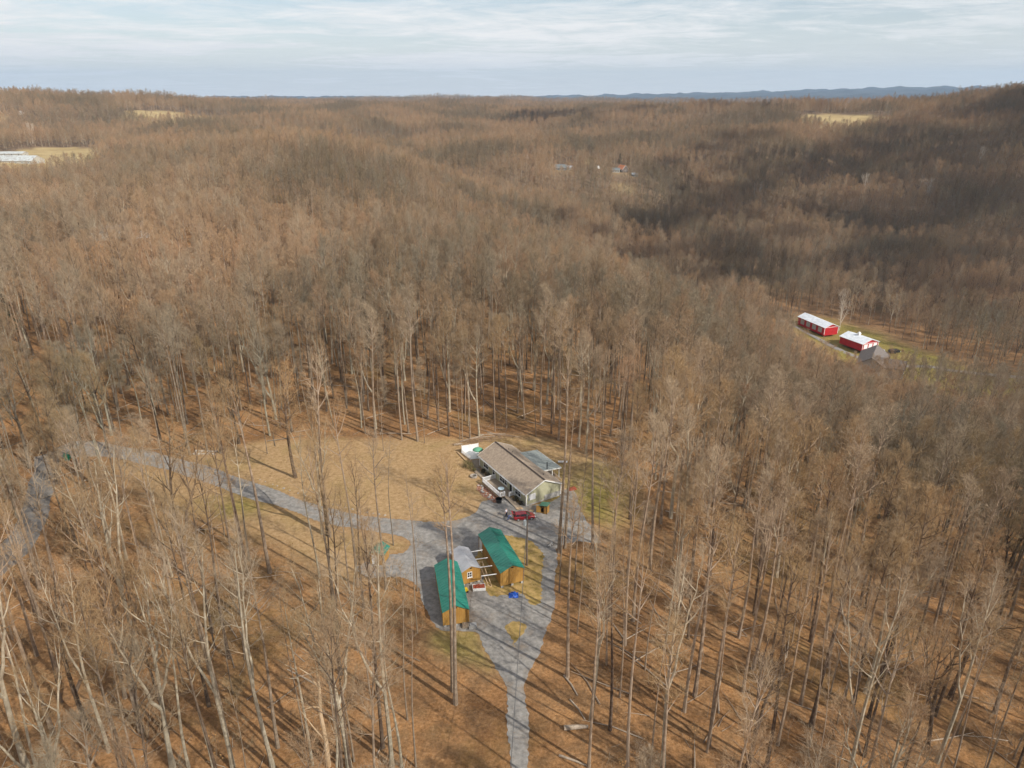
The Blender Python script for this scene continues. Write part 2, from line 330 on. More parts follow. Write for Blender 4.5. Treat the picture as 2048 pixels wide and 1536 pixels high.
def build_ground():
    az = np.concatenate([np.arange(-180, -60, 4.0), np.arange(-60, -44, 1.0), np.arange(-44, 48, .32), np.arange(48, 64, 1.0), np.arange(64, 180, 4.0)])
    r = [0.5, 8, 16, 24, 32, 40]; 
    while r[-1] < 200: r.append(r[-1]+1.1)
    while r[-1] < 15600: r.append(r[-1]*1.021)
    r = np.array(r); A, D = np.meshgrid(np.radians(az), r)
    X = D*np.sin(A); Y = D*np.cos(A); Z = height(X, Y)
    na = len(az); nr = len(r)
    v = np.stack([X, Y, Z], -1).reshape(-1, 3)
    i = np.arange(nr-1)[:, None]*na; j = np.arange(na)[None, :]; j2 = (j+1) % na
    q = np.stack([i+j, i+na+j, i+na+j2, i+j2], -1).reshape(-1, 4)
    me = bpy.data.meshes.new('ground'); me.vertices.add(len(v)); me.vertices.foreach_set('co', v.ravel())
    me.loops.add(q.size); me.loops.foreach_set('vertex_index', q.ravel().astype(np.int32))
    me.polygons.add(len(q)); me.polygons.foreach_set('loop_start', np.arange(0, q.size, 4, dtype=np.int32)); me.polygons.foreach_set('loop_total', np.full(len(q), 4, np.int32))
    me.update(calc_edges=True)
    x = v[:, 0]; y = v[:, 1]
    lawn = np.maximum.reduce([blur_poly(x, y, LAWN1), blur_poly(x, y, LAWN2, 2.5), blur_poly(x, y, LAWN3), blur_poly(x, y, BARN_OPEN, 4), blur_poly(x, y, WILLOW, 3)])
    gx = at(1190, 990); green = np.clip(1.15-np.hypot(x-gx[0], y-gx[1])/17., 0, 1)
    green = np.maximum(green, blur_poly(x, y, LAWN3)*.75); green = np.maximum(green, blur_poly(x, y, BARN_OPEN, 4))
    gl = at(470, 1010); green = np.maximum(green, np.clip(.7-np.hypot((x-gl[0])/2, y-gl[1])/12., 0, 1))
    fm = field_mask(x, y)
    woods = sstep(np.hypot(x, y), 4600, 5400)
    for nm, a in (('lawn', lawn), ('green', green), ('field', fm), ('woods', woods), ('brush', sstep(np.hypot(x, y), 330, 650)*.75)):
        t = me.attributes.new(nm, 'FLOAT', 'POINT'); t.data.foreach_set('value', a.astype(np.float32))
    me.polygons.foreach_set('use_smooth', [True]*len(me.polygons))
    me.materials.append(ground_material())
    o = bpy.data.objects.new('ground', me); COL.objects.link(o); tag(o, kind='structure')
build_ground()

def ragged(poly, step=.5, amp=.22, seed=1):
    rr = random.Random(seed); out = []
    ph = [rr.uniform(0, 6) for _ in range(4)]
    for i in range(len(poly)):
        a = poly[i]; b = poly[(i+1) % len(poly)]; L = math.hypot(b[0]-a[0], b[1]-a[1]); k = max(1, int(L/step))
        nx, ny = (b[1]-a[1])/max(L, 1e-6), -(b[0]-a[0])/max(L, 1e-6)
        for j in range(k):
            t = j/k; x = a[0]+(b[0]-a[0])*t; y = a[1]+(b[1]-a[1])*t
            w = 1.2*math.sin(x*.43+ph[0])+1.2*math.sin(y*.57+ph[1])+.5*math.sin((x+y)*2.1+ph[2])+rr.uniform(-1.1, 1.1)
            out.append((x+nx*w*amp*.5, y+ny*w*amp*.5))
    return out
def smooth_poly(p, it=2):
    for _ in range(it):
        q = []
        for i in range(len(p)):
            a = p[i]; b = p[(i+1) % len(p)]
            q.append((a[0]*.75+b[0]*.25, a[1]*.75+b[1]*.25)); q.append((a[0]*.25+b[0]*.75, a[1]*.25+b[1]*.75))
        p = q
    return p
def sheet(name, poly, z, m, amp=.22, seed=1, kind='structure', step=.3):
    p = ragged(smooth_poly(poly), step, amp, seed)
    tri = tessellate_polygon([[Vector((a, b, 0)) for a, b in p]])
    me = bpy.data.meshes.new(name); me.from_pydata([(a, b, z) for a, b in p], [], [tuple(t) for t in tri])
    bm = bmesh.new(); bm.from_mesh(me); bmesh.ops.recalc_face_normals(bm, faces=bm.faces)
    if sum(f.normal.z*f.calc_area() for f in bm.faces) < 0: bmesh.ops.reverse_faces(bm, faces=bm.faces)
    bm.to_mesh(me); bm.free()
    me.materials.append(m); o = bpy.data.objects.new(name, me); COL.objects.link(o)
    if kind: tag(o, kind=kind)
    return o
def gravel():
    m = mat('crushed limestone gravel', (.19, .18, .165), .95, (.335, .315, .29), 1.3, bump=.6, lo=.36, hi=.66, detail=12, spec=.2)
    nt = m.node_tree; n = nt.nodes; l = nt.links; b = n['Principled BSDF']; src = b.inputs['Base Color'].links[0].from_socket
    tc = n.new('ShaderNodeTexCoord')
    def nz(sc_, det, st=(1, 1, 1)):
        mp = n.new('ShaderNodeMapping'); mp.inputs['Scale'].default_value = st; l.new(tc.outputs['Object'], mp.inputs[0]); t = n.new('ShaderNodeTexNoise'); t.inputs['Scale'].default_value = sc_; t.inputs['Detail'].default_value = det; t.inputs['Roughness'].default_value = .7; l.new(mp.outputs[0], t.inputs['Vector']); return t.outputs['Fac']
    for f, lo, hi, col, k in ((nz(.22, 6), .52, .68, (.24, .18, .125), .75), (nz(3.2, 8), .60, .70, (.24, .14, .07), .8), (nz(.5, 3), .55, .7, (.12, .115, .11), .5)):
        mr = n.new('ShaderNodeMapRange'); l.new(f, mr.inputs[0]); mr.inputs[1].default_value = lo; mr.inputs[2].default_value = hi; mr.inputs[4].default_value = k
        mx = n.new('ShaderNodeMix'); mx.data_type = 'RGBA'; l.new(mr.outputs[0], mx.inputs['Factor']); l.new(src, mx.inputs['A']); mx.inputs['B'].default_value = (*col, 1); src = mx.outputs['Result']
    l.new(src, b.inputs['Base Color']); return m
M_gravel = gravel()
M_asph = mat('old asphalt', (.15, .14, .13), .95, (.22, .20, .18), .8, bump=.3, spec=.2)
M_lawn = mat('dry lawn grass', (.22, .16, .045), .95, (.46, .31, .13), .9, bump=.8, lo=.34, hi=.66, detail=10, spec=.1)
sheet('driveway', DRIVE, .03, M_gravel, .26)
sheet('road', ROADP, .016, M_asph, .25, 3)
sheet('lawn', ISLE1, .045, M_lawn, .35, 5)
sheet('lawn', ISLE2, .045, M_lawn, .35, 7)
# lane past the barns in the valley
lane_px = [(1560, 636), (1600, 652), (1650, 676), (1690, 693), (1740, 706), (1800, 716), (1870, 722), (1950, 734), (2060, 750), (2200, 765)]
lane = [at(a, b, -48)[:2] for a, b in lane_px]
vs = []; fs = []
for i in range(len(lane)-1):
    for t in range(12):
        s = t/12; x = lane[i][0]*(1-s)+lane[i+1][0]*s; y = lane[i][1]*(1-s)+lane[i+1][1]*s
        dx = lane[i+1][0]-lane[i][0]; dy = lane[i+1][1]-lane[i][1]; L = math.hypot(dx, dy)
        for k in (-1, 0, 1):
            px_ = x-dy/L*1.6*k; py_ = y+dx/L*1.6*k; vs.append((px_, py_, hz(px_, py_)+.14))
n_ = len(vs)//3
for i in range(n_-1):
    for k in (0, 1): fs.append((i*3+k, i*3+k+1, i*3+k+4, i*3+k+3))
_m = MB(); _m.add(vs, fs); tag(_m.build('path', M_gravel), kind='structure')

# ------------------------------------------------------------------ materials of buildings and things
M_white = mat('white paint', (.78, .78, .76), .5, (.68, .68, .66), 3)
M_vinyl = mat('white vinyl', (.82, .82, .82), .4)
M_glass = mat('window glass', (.015, .018, .022), .08, spec=.6)
M_sage = mat('sage green siding', (.43, .42, .28), .7, (.38, .37, .25), .8, wave=('Z', .22, .78))
M_conc = mat('concrete', (.42, .41, .39), .9, (.33, .32, .30), 1.5, bump=.2)
M_shing = mat('brown shingles', (.29, .225, .17), .95, (.41, .325, .24), 1.9, bump=.5, detail=12, wave=('Z', .075, .86))
M_shingd = mat('dark ridge shingles', (.055, .04, .035), .95)
M_shingg = mat('grey green shingles', (.22, .245, .235), .95, (.29, .315, .30), 2.2, bump=.4, detail=10)
M_teal = mat('teal metal roof', (.010, .165, .12), .42, (.03, .21, .155), 1.6, stretch=(.25, 3, .25), metal=0.0, coat=.1, spec=.5)
M_galv = mat('grey metal roof', (.40, .40, .42), .4, (.47, .47, .49), .8, metal=.15, spec=.6)
M_whroof = mat('white metal roof', (.74, .77, .80), .35, (.60, .63, .66), .5)
M_honey = mat('honey stained plywood', (.42, .235, .055), .75, (.33, .17, .035), .9, bump=.15, stretch=(1, 1, .25), wave=('XY', .30, .72))
M_red = mat('red barn siding', (.50, .012, .018), .55, (.40, .012, .018), .6, wave=('XY', .35, .8))
M_wood = mat('weathered planks', (.34, .27, .20), .85, (.24, .19, .14), 3, stretch=(1, .2, 1), wave=('X', .15, .6))
M_wood2 = mat('new lumber', (.55, .39, .24), .8, (.45, .31, .18), 3)
M_dark = mat('dark void', (.01, .01, .01), .9)
M_black = mat('black plastic', (.02, .02, .022), .5)
M_rubber = mat('black rubber', (.02, .02, .02), .85)
M_steel = mat('grey steel', (.42, .44, .46), .45, metal=.5)
M_carred = mat('metallic red paint', (.32, .005, .010), .28, metal=.2, coat=1.0)
M_carglass = mat('tinted car glass', (.012, .014, .018), .05, spec=.8)
M_lamp = mat('headlight glass', (.75, .78, .80), .15)
M_blue = mat('blue tarpaulin', (.01, .10, .50), .5, (.006, .06, .34), 3)
M_yel = mat('yellow plastic', (.72, .52, .02), .45)
M_mulch = mat('red mulch', (.20, .055, .022), .95, (.38, .24, .17), 3, bump=.8)
M_stone = mat('grey stone', (.40, .38, .36), .9, (.28, .26, .24), 4, bump=.5)
M_lstone = mat('pale stone', (.46, .41, .35), .9, (.30, .26, .22), 4, bump=.5)
M_brickr = mat('red brick', (.33, .07, .03), .9, (.25, .05, .025), 5)
M_bin = mat('green plastic', (.0, .13, .075), .45)
M_dome = mat('green canvas', (.12, .35, .22), .7)
M_pole = mat('weathered utility pole', (.16, .12, .09), .9, (.10, .075, .055), 5, stretch=(1, 1, .1), bump=.3)
M_wire = mat('cable', (.12, .12, .12), .6)
M_skin = mat('skin', (.52, .30, .20), .6)
M_shirtw = mat('pale shirt', (.66, .64, .70), .9)
M_shirtb = mat('blue shirt', (.16, .24, .50), .9)
M_denim = mat('dark denim', (.018, .025, .05), .9)
M_jean = mat('blue denim', (.10, .16, .32), .9)
M_hair = mat('grey brown hair', (.12, .085, .06), .9)
M_tan = mat('tan siding', (.46, .43, .37), .8, wave=('Z', .2, .85))
M_grsid = mat('grey siding', (.16, .175, .175), .8)
M_brown = mat('brown shingle', (.15, .125, .11), .95, (.20, .17, .15), 1.5)

def window(parent, c, w, h, axis, out, panes=2, shutter=False, depth=.07):
    """axis 'y': wall runs along y (thin in x); out = +1/-1 outward. A frame with sill and glass"""
    fr = MB(); t = .09
    def bx(mb, u, z, du, dz, d, o):
        if axis == 'y': mb.box((c[0]+out*o, c[1]+u, c[2]+z), (d, du, dz))
        else: mb.box((c[0]+u, c[1]+out*o, c[2]+z), (du, d, dz))
    bx(fr, 0, h/2+t/2, w+2*t, t, depth, depth/2); bx(fr, 0, -h/2-t/2, w+2*t, t, depth, depth/2)
    bx(fr, -w/2-t/2, 0, t, h, depth, depth/2); bx(fr, w/2+t/2, 0, t, h, depth, depth/2)
    for k in range(1, panes): bx(fr, -w/2+w*k/panes, 0, .07, h, depth-.004, depth/2)
    bx(fr, 0, 0, w, .06, depth-.012, depth/2)
    f = fr.build('window', M_white, parent)
    gl = MB(); bx(gl, 0, 0, w-.004, h-.004, .03, .016); gl.build('pane', M_glass, f)
    sl = MB(); bx(sl, 0, -h/2-t-.03, w+.3, .05, .12, .062); sl.build('sill', M_white, f)
    return f

def gable(name, loc, rz, L, W, he, hp, mw, mr, label, cat, group=None, z0=.0, over=.3, fascia=M_white, ridge_mat=None, ribs=0, thick=.12, found=0, side_over=None):
    """local frame: x across the gable (0..W), y along the ridge (0..L, away from the near gable)"""
    t = empty(name, loc, rz, label, cat, group)
    w = MB(); w.prism([(0, z0), (W, z0), (W, he), (W/2, hp), (0, he)], 0, L); w.build('wall', mw, t)
    if found: MB().box((W/2, L/2, z0/2-.3), (W-.06, L-.06, z0+.6)).build('foundation', M_conc, t)
    sl = (hp-he)/(W/2); so = over if side_over is None else side_over
    e = he-so*sl; r = MB()
    up = thick*math.sqrt(1+sl*sl)
    prof = [(-so, e+.01), (W/2, hp+.01), (W+so, e+.01), (W+so, e+up), (W/2, hp+up), (-so, e+up)]
    r.prism(prof, -over, L+over)
    if ribs:
        ang = math.atan(sl); run = math.hypot(W/2+so, hp-e)
        k = int((L+2*over)/ribs)
        for i in range(k+1):
            y = -over+.03+i*(L+2*over-.06)/k
            for s in (-1, 1):
                cx = W/2+s*(W/2+so)/2; cz = (e+hp)/2+up+.012
                r.box((cx, y, cz), (run-.02, .05, .03), ry=s*ang)
    rf = r.build('roof', mr, t)
    if fascia:
        f = MB()
        for y in (-over-.03, L+over+.03):
            for s in (-1, 1):
                a = (W/2, y, hp+up*.3); b = (W/2+s*(W/2+so), y, e+up*.3)
                f.bar(a, b, .05, .2)
        for s in (-1, 1):
            x = W/2+s*(W/2+so+.03); f.bar((x, -over-.05, e+.02), (x, L+over+.05, e+.02), .05, .16)
        f.build('fascia', fascia, rf)
    if ridge_mat:
        MB().box((W/2, L/2, hp+up+.012), (.34, L+2*over-.02, .05)).build('ridge_cap', ridge_mat, rf)
    return t, rf

# ------------------------------------------------------------------ the house
HR = math.atan2(.52, .857)
house, hroof = gable('house', (2.7, 115.5, 0), HR, 18.1, 7.8, 2.75, 4.6, M_sage, M_shing,
   'sage green single-storey house with brown shingle roof and white trim beside the red car', 'house', z0=.35, over=.32, ridge_mat=M_shingd, found=1)
for y, w, h, p in ((2.95, 1.9, 1.35, 2), (8.45, 2.7, 1.35, 3), (12.25, .85, 1.35, 1), (15.45, 1.8, 1.35, 2)):
    window(house, (0, y, 1.62), w, h, 'y', -1, p)
d = MB(); d.box((-.03, 5.38, 1.55), (.06, 1.25, 2.2)).build('door_frame', M_white, house)
dd = MB().box((-.075, 5.56, 1.52), (.03, .78, 2.02)).build('door', M_dark, house)
MB().box((-.11, 5.25, 1.5), (.05, .05, .12)).build('handle', M_steel, dd)
window(house, (1.35, 0, 1.75), .62, .75, 'x', -1, 2)
MB().box((1.35, -.028, 1.75), (1.4, .05, 1.25)).build('window_surround', M_vinyl, house)
MB().box((5.9, -.028, .62), (3.6, .05, 1.15)).build('foundation_wall', M_conc, house)
for x_, y_ in ((-.03, -.03), (7.83, -.03), (-.03, 18.13)): MB().box((x_, y_, 1.55), (.14, .14, 2.4)).build('corner_trim', M_vinyl, house)
g_ = MB(); g_.tube([(-.42, .2, 2.5), (-.42, 17.9, 2.5)], .07, 6); g_.tube([(-.35, .05, 2.45), (-.12, -.12, 2.2), (-.12, -.12, .3)], .045, 6); g_.build('gutter', M_white, house)
for (x, y) in ((4.9, 14.6), (5.1, 13.3), (5.5, 2.6)):
    z = 4.6-(x-3.9)*.474+.14; MB().tube([(x, y, z-.05), (x, y, z+.28)], .055, 8).build('vent_pipe', M_dark, hroof)
MB().tube([(.55, -.07, 1.7), (.55, -.07, 3.9)], .035, 6).build('service_mast', M_steel, house)
mt = MB(); mt.box((.55, -.1, 1.45), (.34, .16, .55)); mt.tube([(.55, -.18, 1.5), (.55, -.26, 1.5)], .12, 10); mt.build('meter_box', M_steel, house)

def loc_h(x, y, z=0):     # house frame -> world
    c, s = math.cos(HR), math.sin(HR); return (2.7+x*c-y*s, 115.5+x*s+y*c, z)
# rear covered porch
po = empty('porch', loc_h(7.85, 0), HR, 'covered back porch under a grey green shingle roof behind the house', 'porch')
pr_ = MB(); pr_.prism([(-.8, 3.02), (-.8, 3.14), (3.7, 2.62), (3.7, 2.5)], 5.2, 14.2); prr = pr_.build('roof', M_shingg, po)
f = MB(); f.bar((-.8, 5.16, 3.06), (3.72, 5.16, 2.54), .05, .2); f.bar((3.74, 5.16, 2.55), (3.74, 14.2, 2.55), .05, .18); f.build('fascia', M_white, prr)
for y in (5.5, 8.4, 11.3, 14.0): MB().box((3.4, y, 1.45), (.14, .14, 2.18)).build('post', M_white, po)
MB().box((1.75, 5.5, 1.35), (.14, .14, 2.45)).build('post', M_white, po)
MB().box((1.85, 9.5, .32), (3.6, 9.2, .16)).build('deck', M_wood, po)
MB().tube([(.55, 5.6, 2.8), (.55, 5.6, 4.5)], .09, 8).build('stove_pipe', M_dark, po)
rl = MB()
for y in (5.6, 7.2, 8.8, 10.4, 12): rl.box((3.55, y, .9), (.07, .07, 1.0))
rl.box((3.55, 9.6, 1.38), (.09, 8.6, .05)); rl.build('railing', M_wood2, po)
# wooden stair going down the back of the house
st = empty('stair', loc_h(8.6, 1.0), HR, 'new lumber stair with a sloping handrail at the rear right corner of the house', 'stair')
s_ = MB()
for i in range(7): s_.box((.9, .5+i*.55, .06+i*.05), (1.3, .5, .05))
s_.build('steps', M_wood2, st)
h_ = MB()
for sx in (.2, 1.6):
    h_.bar((sx, .2, .95), (sx, 4.2, 1.5), .07, .1)
    for i in range(12): h_.bar((sx, .3+i*.35, .05), (sx, .3+i*.35, .95+i*.045), .05)
h_.build('handrail', M_wood2, st)

# front deck with white railing
dk = empty('deck', loc_h(0, 0), HR, 'front deck with a white railing along the front of the sage green house', 'deck')
DX, Y0, Y1 = -3.05, 4.7, 11.6
db = MB(); db.box(((DX-.03)/2, (Y0+Y1)/2, .42), (-DX-.03, Y1-Y0, .12)); db.build('deck_floor', M_wood, dk)
sk = MB(); sk.box((DX+.05, (Y0+Y1)/2, .19), (.05, Y1-Y0-.1, .34)); sk.build('skirting', M_wood2, dk)
def rail(name, a, b):
    r = MB(); a = Vector(a); b = Vector(b); L = (b-a).length; n = max(2, int(L/1.75)+1)
    for i in range(n):
        p = a.lerp(b, i/(n-1)); r.box((p.x, p.y, .98), (.12, .12, 1.05))
    r.bar(a+Vector((0, 0, 1.42)), b+Vector((0, 0, 1.42)), .12, .06); r.bar(a+Vector((0, 0, .62)), b+Vector((0, 0, .62)), .07, .07)
    k = int(L/.125)
    for i in range(1, k): p = a.lerp(b, i/k); r.box((p.x, p.y, 1.01), (.045, .045, .76))
    return r.build(name, M_vinyl, dk)
rail('railing', (DX+.06, Y0, 0), (DX+.06, Y1, 0)); rail('railing', (DX+.06, Y1-.06, 0), (-.1, Y1-.06, 0)); rail('railing', (DX+.06, Y0+.06, 0), (-1.9, Y0+.06, 0))
rail('railing', (-1.35, 4.0, 0), (-.1, 4.0, 0))
tb = empty('table', loc_h(-1.7, 6.5, .48), HR, 'round pale blue table on the front deck', 'table')
MB().tube([(0, 0, .68), (0, 0, .73)], .62, 20).build('tabletop', mat('pale blue laminate', (.45, .56, .62), .4), tb)
for sx in (-1, 1):
    for sy in (-1, 1): MB().bar((sx*.35, sy*.35, 0), (sx*.22, sy*.22, .68), .05).build('leg', M_steel, tb)
# wooden ramp along the front corner
rp = empty('ramp', loc_h(-1.55, .35), HR, 'plank ramp from the front deck down to the gravel by the house corner', 'ramp')
MB().prism([(-.5, 0), (.5, 0), (.5, .02), (-.5, .02)], 0, 0.01).build('threshold', M_wood2, rp)
r_ = MB(); r_.bar((0, .05, .10), (0, 4.2, .42), 1.05, .07); r_.build('ramp_deck', M_wood, rp)
l_ = MB(); l_.box((0, -.32, .09), (1.25, .85, .06)); l_.build('landing', M_wood2, rp)
# flower bed in front of the deck
bed = [loc_h(*p)[:2] for p in ((DX-.15, 4.0), (DX-.15, 11.6), (DX-.9, 12.2), (DX-1.9, 11.0), (DX-1.9, 8), (DX-1.6, 5.5), (DX-1.1, 3.8))]
o = sheet('flower_bed', bed, .07, M_mulch, .3, 9, None); tag(o, 'strip of red mulch with stones along the front deck', 'flower bed')
o_ = o
def rock_mesh(name, seed, m, sx=1., sy=1., sz=.7):
    bm = bmesh.new(); bmesh.ops.create_icosphere(bm, subdivisions=2, radius=.5); rr = random.Random(seed)
    cs = [Vector((rr.gauss(0, 1), rr.gauss(0, 1), rr.gauss(0, 1))).normalized() for _ in range(7)]
    for v in bm.verts:
        k = 1
        for c in cs:
            dd = v.co.normalized().dot(c)
            if dd > .6: k -= (dd-.6)*.5
        v.co = Vector((v.co.x*sx, v.co.y*sy, v.co.z*sz))*k
        v.co.z += .2*sz
    me = bpy.data.meshes.new(name); bm.to_mesh(me); bm.free(); me.materials.append(m); return me
RK = [rock_mesh('rock', i, M_lstone if i % 2 else M_stone) for i in range(6)]
rnd = random.Random(4)
side_words = ['far end of the mulch bed', 'pale stone near the far end of the mulch bed']
ordn = ['first', 'second', 'third', 'fourth', 'fifth', 'sixth', 'seventh', 'eighth', 'ninth', 'tenth', 'eleventh', 'twelfth', 'thirteenth', 'fourteenth', 'fifteenth', 'sixteenth', 'seventeenth', 'eighteenth', 'nineteenth', 'twentieth']
for i in range(14):
    y = 4.2+i*.55; x = DX-.5-rnd.uniform(0, 1.1)
    o = bpy.data.objects.new('rock', RK[i % 6]); COL.objects.link(o); o.location = loc_h(x, y, .08); s = rnd.uniform(.35, .85); o.scale = (s, s*rnd.uniform(.7, 1.1), s*.8); o.rotation_euler = (0, 0, rnd.uniform(0, 6))
    tag(o, ('pale' if (i % 6) % 2 else 'grey')+' stone on the red mulch, %s from the black planter' % ordn[i], 'rock', 'stones on the red mulch bed')
pl = empty('planter', loc_h(DX-.65, 3.9, 0), 0, 'large black round planter tub at the near corner of the deck', 'planter')
MB().tube([(0, 0, 0), (0, 0, .75), (0, 0, .85), (0, 0, .85), (0, 0, .7)], [.48, .62, .68, .60, .58], 18).build('tub', M_black, pl)
MB().tube([(0, 0, .70), (0, 0, .71)], .57, 18).build('soil', M_dark, pl)

def shrub(name, loc, r, h, m, label, group=None, n=260, seed=1, cat='shrub'):
    rr = random.Random(seed); t = empty(name, loc, 0, label, cat, group)
    b = MB(); s = MB()
    for i in range(n):
        a = rr.uniform(0, 6.28); u = rr.random()**.5; z = rr.random()
        rad = r*(.35+.65*math.sin(math.pi*min(1, z*.8+.15)))*u
        p = Vector((math.cos(a)*rad, math.sin(a)*rad, .1+z*h)); q = p+Vector((rr.uniform(-1, 1), rr.uniform(-1, 1), rr.uniform(.1, 1)))*.22; w = Vector((rr.uniform(-1, 1), rr.uniform(-1, 1), rr.uniform(-1, 1))).normalized()*.05
        b.add([p-w, p+w, q], [(0, 1, 2)])
    for i in range(7):
        a = rr.uniform(0, 6.28); s.tube([(0, 0, -.05), (math.cos(a)*r*.3, math.sin(a)*r*.3, h*.5), (math.cos(a)*r*.6, math.sin(a)*r*.6, h*.9)], [.03, .02, .008], 4)
    b.build('crown', m, t, fix=False); s.build('trunk', M_pole, t, fix=False); return t
M_shrubd = mat('dark shrub leaves', (.025, .022, .012), .9, (.05, .045, .02), 4)
M_shrubg = mat('brown green shrub leaves', (.10, .09, .03), .9, (.16, .14, .05), 4)
shrub('shrub', loc_h(-.75, 2.6), .6, .9, M_shrubd, 'dark rounded shrub under the double window by the ramp', 'foundation shrubs', 300, 2)
shrub('shrub', loc_h(-.6, 1.0), .5, .7, M_shrubd, 'small dark shrub at the near corner of the house', 'foundation shrubs', 240, 3)
shrub('shrub', loc_h(-.7, 13.6), .55, .8, M_shrubd, 'dark shrub beneath the single front window', 'foundation shrubs', 260, 4)
shrub('shrub', loc_h(-.7, 15.4), .55, .8, M_shrubd, 'dark shrub beneath the far double window', 'foundation shrubs', 260, 5)
shrub('shrub', at(941, 938), 1.1, 1.3, M_shrubg, 'sprawling brown green shrub beside the grey walkway', 'shrubs at the far end of the house', 420, 6)
shrub('shrub', at(931, 934), .8, 1.4, M_shrubg, 'bare brown shrub next to the long timber', 'shrubs at the far end of the house', 320, 7)
shrub('shrub', at(948, 943), .5, .6, M_shrubg, 'low yellowish shrub nearest the fire pit', 'shrubs at the far end of the house', 200, 8)

# walkway, patio, fence, parasol
wk = MB()
a = Vector(at(951, 921)); b = Vector(at(955, 937)); c = Vector(loc_h(-1.6, 17.0)); e = Vector(loc_h(-1.6, 12.3))
for p, q, w in ((a, b, 1.5), (b, c, 1.4), (c, e, 1.1)):
    L = (q-p).length; k = int(L/.3); dr = (q-p).normalized(); ang = math.atan2(dr.y, dr.x)
    for i in range(k): m_ = p+dr*(i+.5)*.3; wk.box((m_.x, m_.y, .14), (.27, w, .06), rz=ang)
tag(wk.build('walkway', M_wood), 'grey plank walkway leading round the far front corner of the house', 'walkway')
pt = MB(); cs = [at(926, 906), at(956, 902), at(962, 917), at(941, 919)]
pt.add([(x, y, .02) for x, y, _ in cs]+[(x, y, .12) for x, y, _ in cs], [(3, 2, 1, 0), (4, 5, 6, 7), (0, 1, 5, 4), (1, 2, 6, 5), (2, 3, 7, 6), (3, 0, 4, 7)])
tag(pt.build('patio', M_white), 'small white concrete patio inside the white privacy fence', 'patio')
def fence(p, q, n, label, h=1.75, group=None):
    p = Vector(p); q = Vector(q); t = empty('fence', p, math.atan2(q.y-p.y, q.x-p.x), label, 'fence', group); L = (q-p).length
    for i in range(n+1): MB().box((L*i/n, 0, h/2+.05), (.13, .13, h+.12)).build('post', M_vinyl, t)
    for i in range(n):
        x0 = L*i/n+.07; x1 = L*(i+1)/n-.07
        pm = MB(); pm.box(((x0+x1)/2, 0, .95), (x1-x0, .04, h-.25)); pm.box(((x0+x1)/2, 0, h-.04), (x1-x0, .07, .1)); pm.box(((x0+x1)/2, 0, .12), (x1-x0, .07, .1)); pm.build('panel', M_vinyl, t)
    return t
fence(at(924, 906), at(956.5, 901), 2, 'solid white vinyl privacy fence behind the patio at the far end of the house')
pc = empty('picket_fence', at(924.5, 907), 0, 'low open white picket fence edging the patio towards the lawn', 'fence')
p0 = Vector(at(924.5, 907)); p1 = Vector(at(941, 920)); L = (p1-p0).length; pk = MB(); pc.rotation_euler = (0, 0, math.atan2(p1.y-p0.y, p1.x-p0.x))
for i in range(18): pk.box((L*i/17, 0, .45), (.08, .03, .9))
pk.box((L/2, .03, .7), (L, .03, .08)); pk.box((L/2, .03, .25), (L, .03, .08)); pk.build('pickets', M_vinyl, pc)
pa = empty('parasol', at(956, 914), 0, 'round green canvas parasol on the patio by the far house corner', 'parasol')
bm_ = MB(); bm_.tube([(0, 0, 1.75), (0, 0, 1.95), (0, 0, 2.15), (0, 0, 2.28)], [1.15, .9, .5, .05], 16); bm_.build('canopy', M_dome, pa, smooth=True)
MB().tube([(0, 0, 0), (0, 0, 2.3)], .03, 8).build('pole', M_white, pa); MB().tube([(0, 0, .0), (0, 0, .16)], .28, 14).build('base', M_conc, pa)
tag(MB().bar(Vector(at(914.6, 905))+Vector((0, 0, .15)), Vector(at(932, 923))+Vector((0, 0, .2)), .22, .18).build('timber', M_wood2), 'long pale timber beam lying on the lawn beside the picket fence', 'timber')
fp = empty('fire_pit', at(947.5, 954), 0, 'round pale stone fire pit ring on the lawn', 'fire pit')
fr = MB()
for i in range(12):
    a = i*math.pi/6
    for k in range(2): fr.box((math.cos(a+k*.26)*.62, math.sin(a+k*.26)*.62, .12+k*.2), (.2, .3, .19), rz=a+k*.26)
fr.build('stone_ring', M_lstone, fp); MB().tube([(0, 0, .0), (0, 0, .06)], .52, 14).build('ash', M_dark, fp)
# boards on the grass right of the house
for i, (p, q, lb) in enumerate(((at(1116, 926), at(1135, 926), 'white board lying on the grass behind the house, nearer one'), (at(1115, 915.5), at(1136, 914.5), 'thin pale board lying on the grass behind the house, farther one'))):
    w = .35 if i == 0 else .12
    tag(MB().bar(Vector(p)+Vector((0, 0, .3 if i == 0 else .1)), Vector(q)+Vector((0, 0, .3 if i == 0 else .1)), w, .3 if i == 0 else .08).build('board', M_vinyl if i == 0 else M_wood2), lb, 'board')
tag(MB().box((at(1144, 979)[0], at(1144, 979)[1], .15), (1.6, .9, .3), rz=.4).build('brick_stack', M_brickr), 'low stack of red brick at the edge of the gravel behind the house', 'bricks')

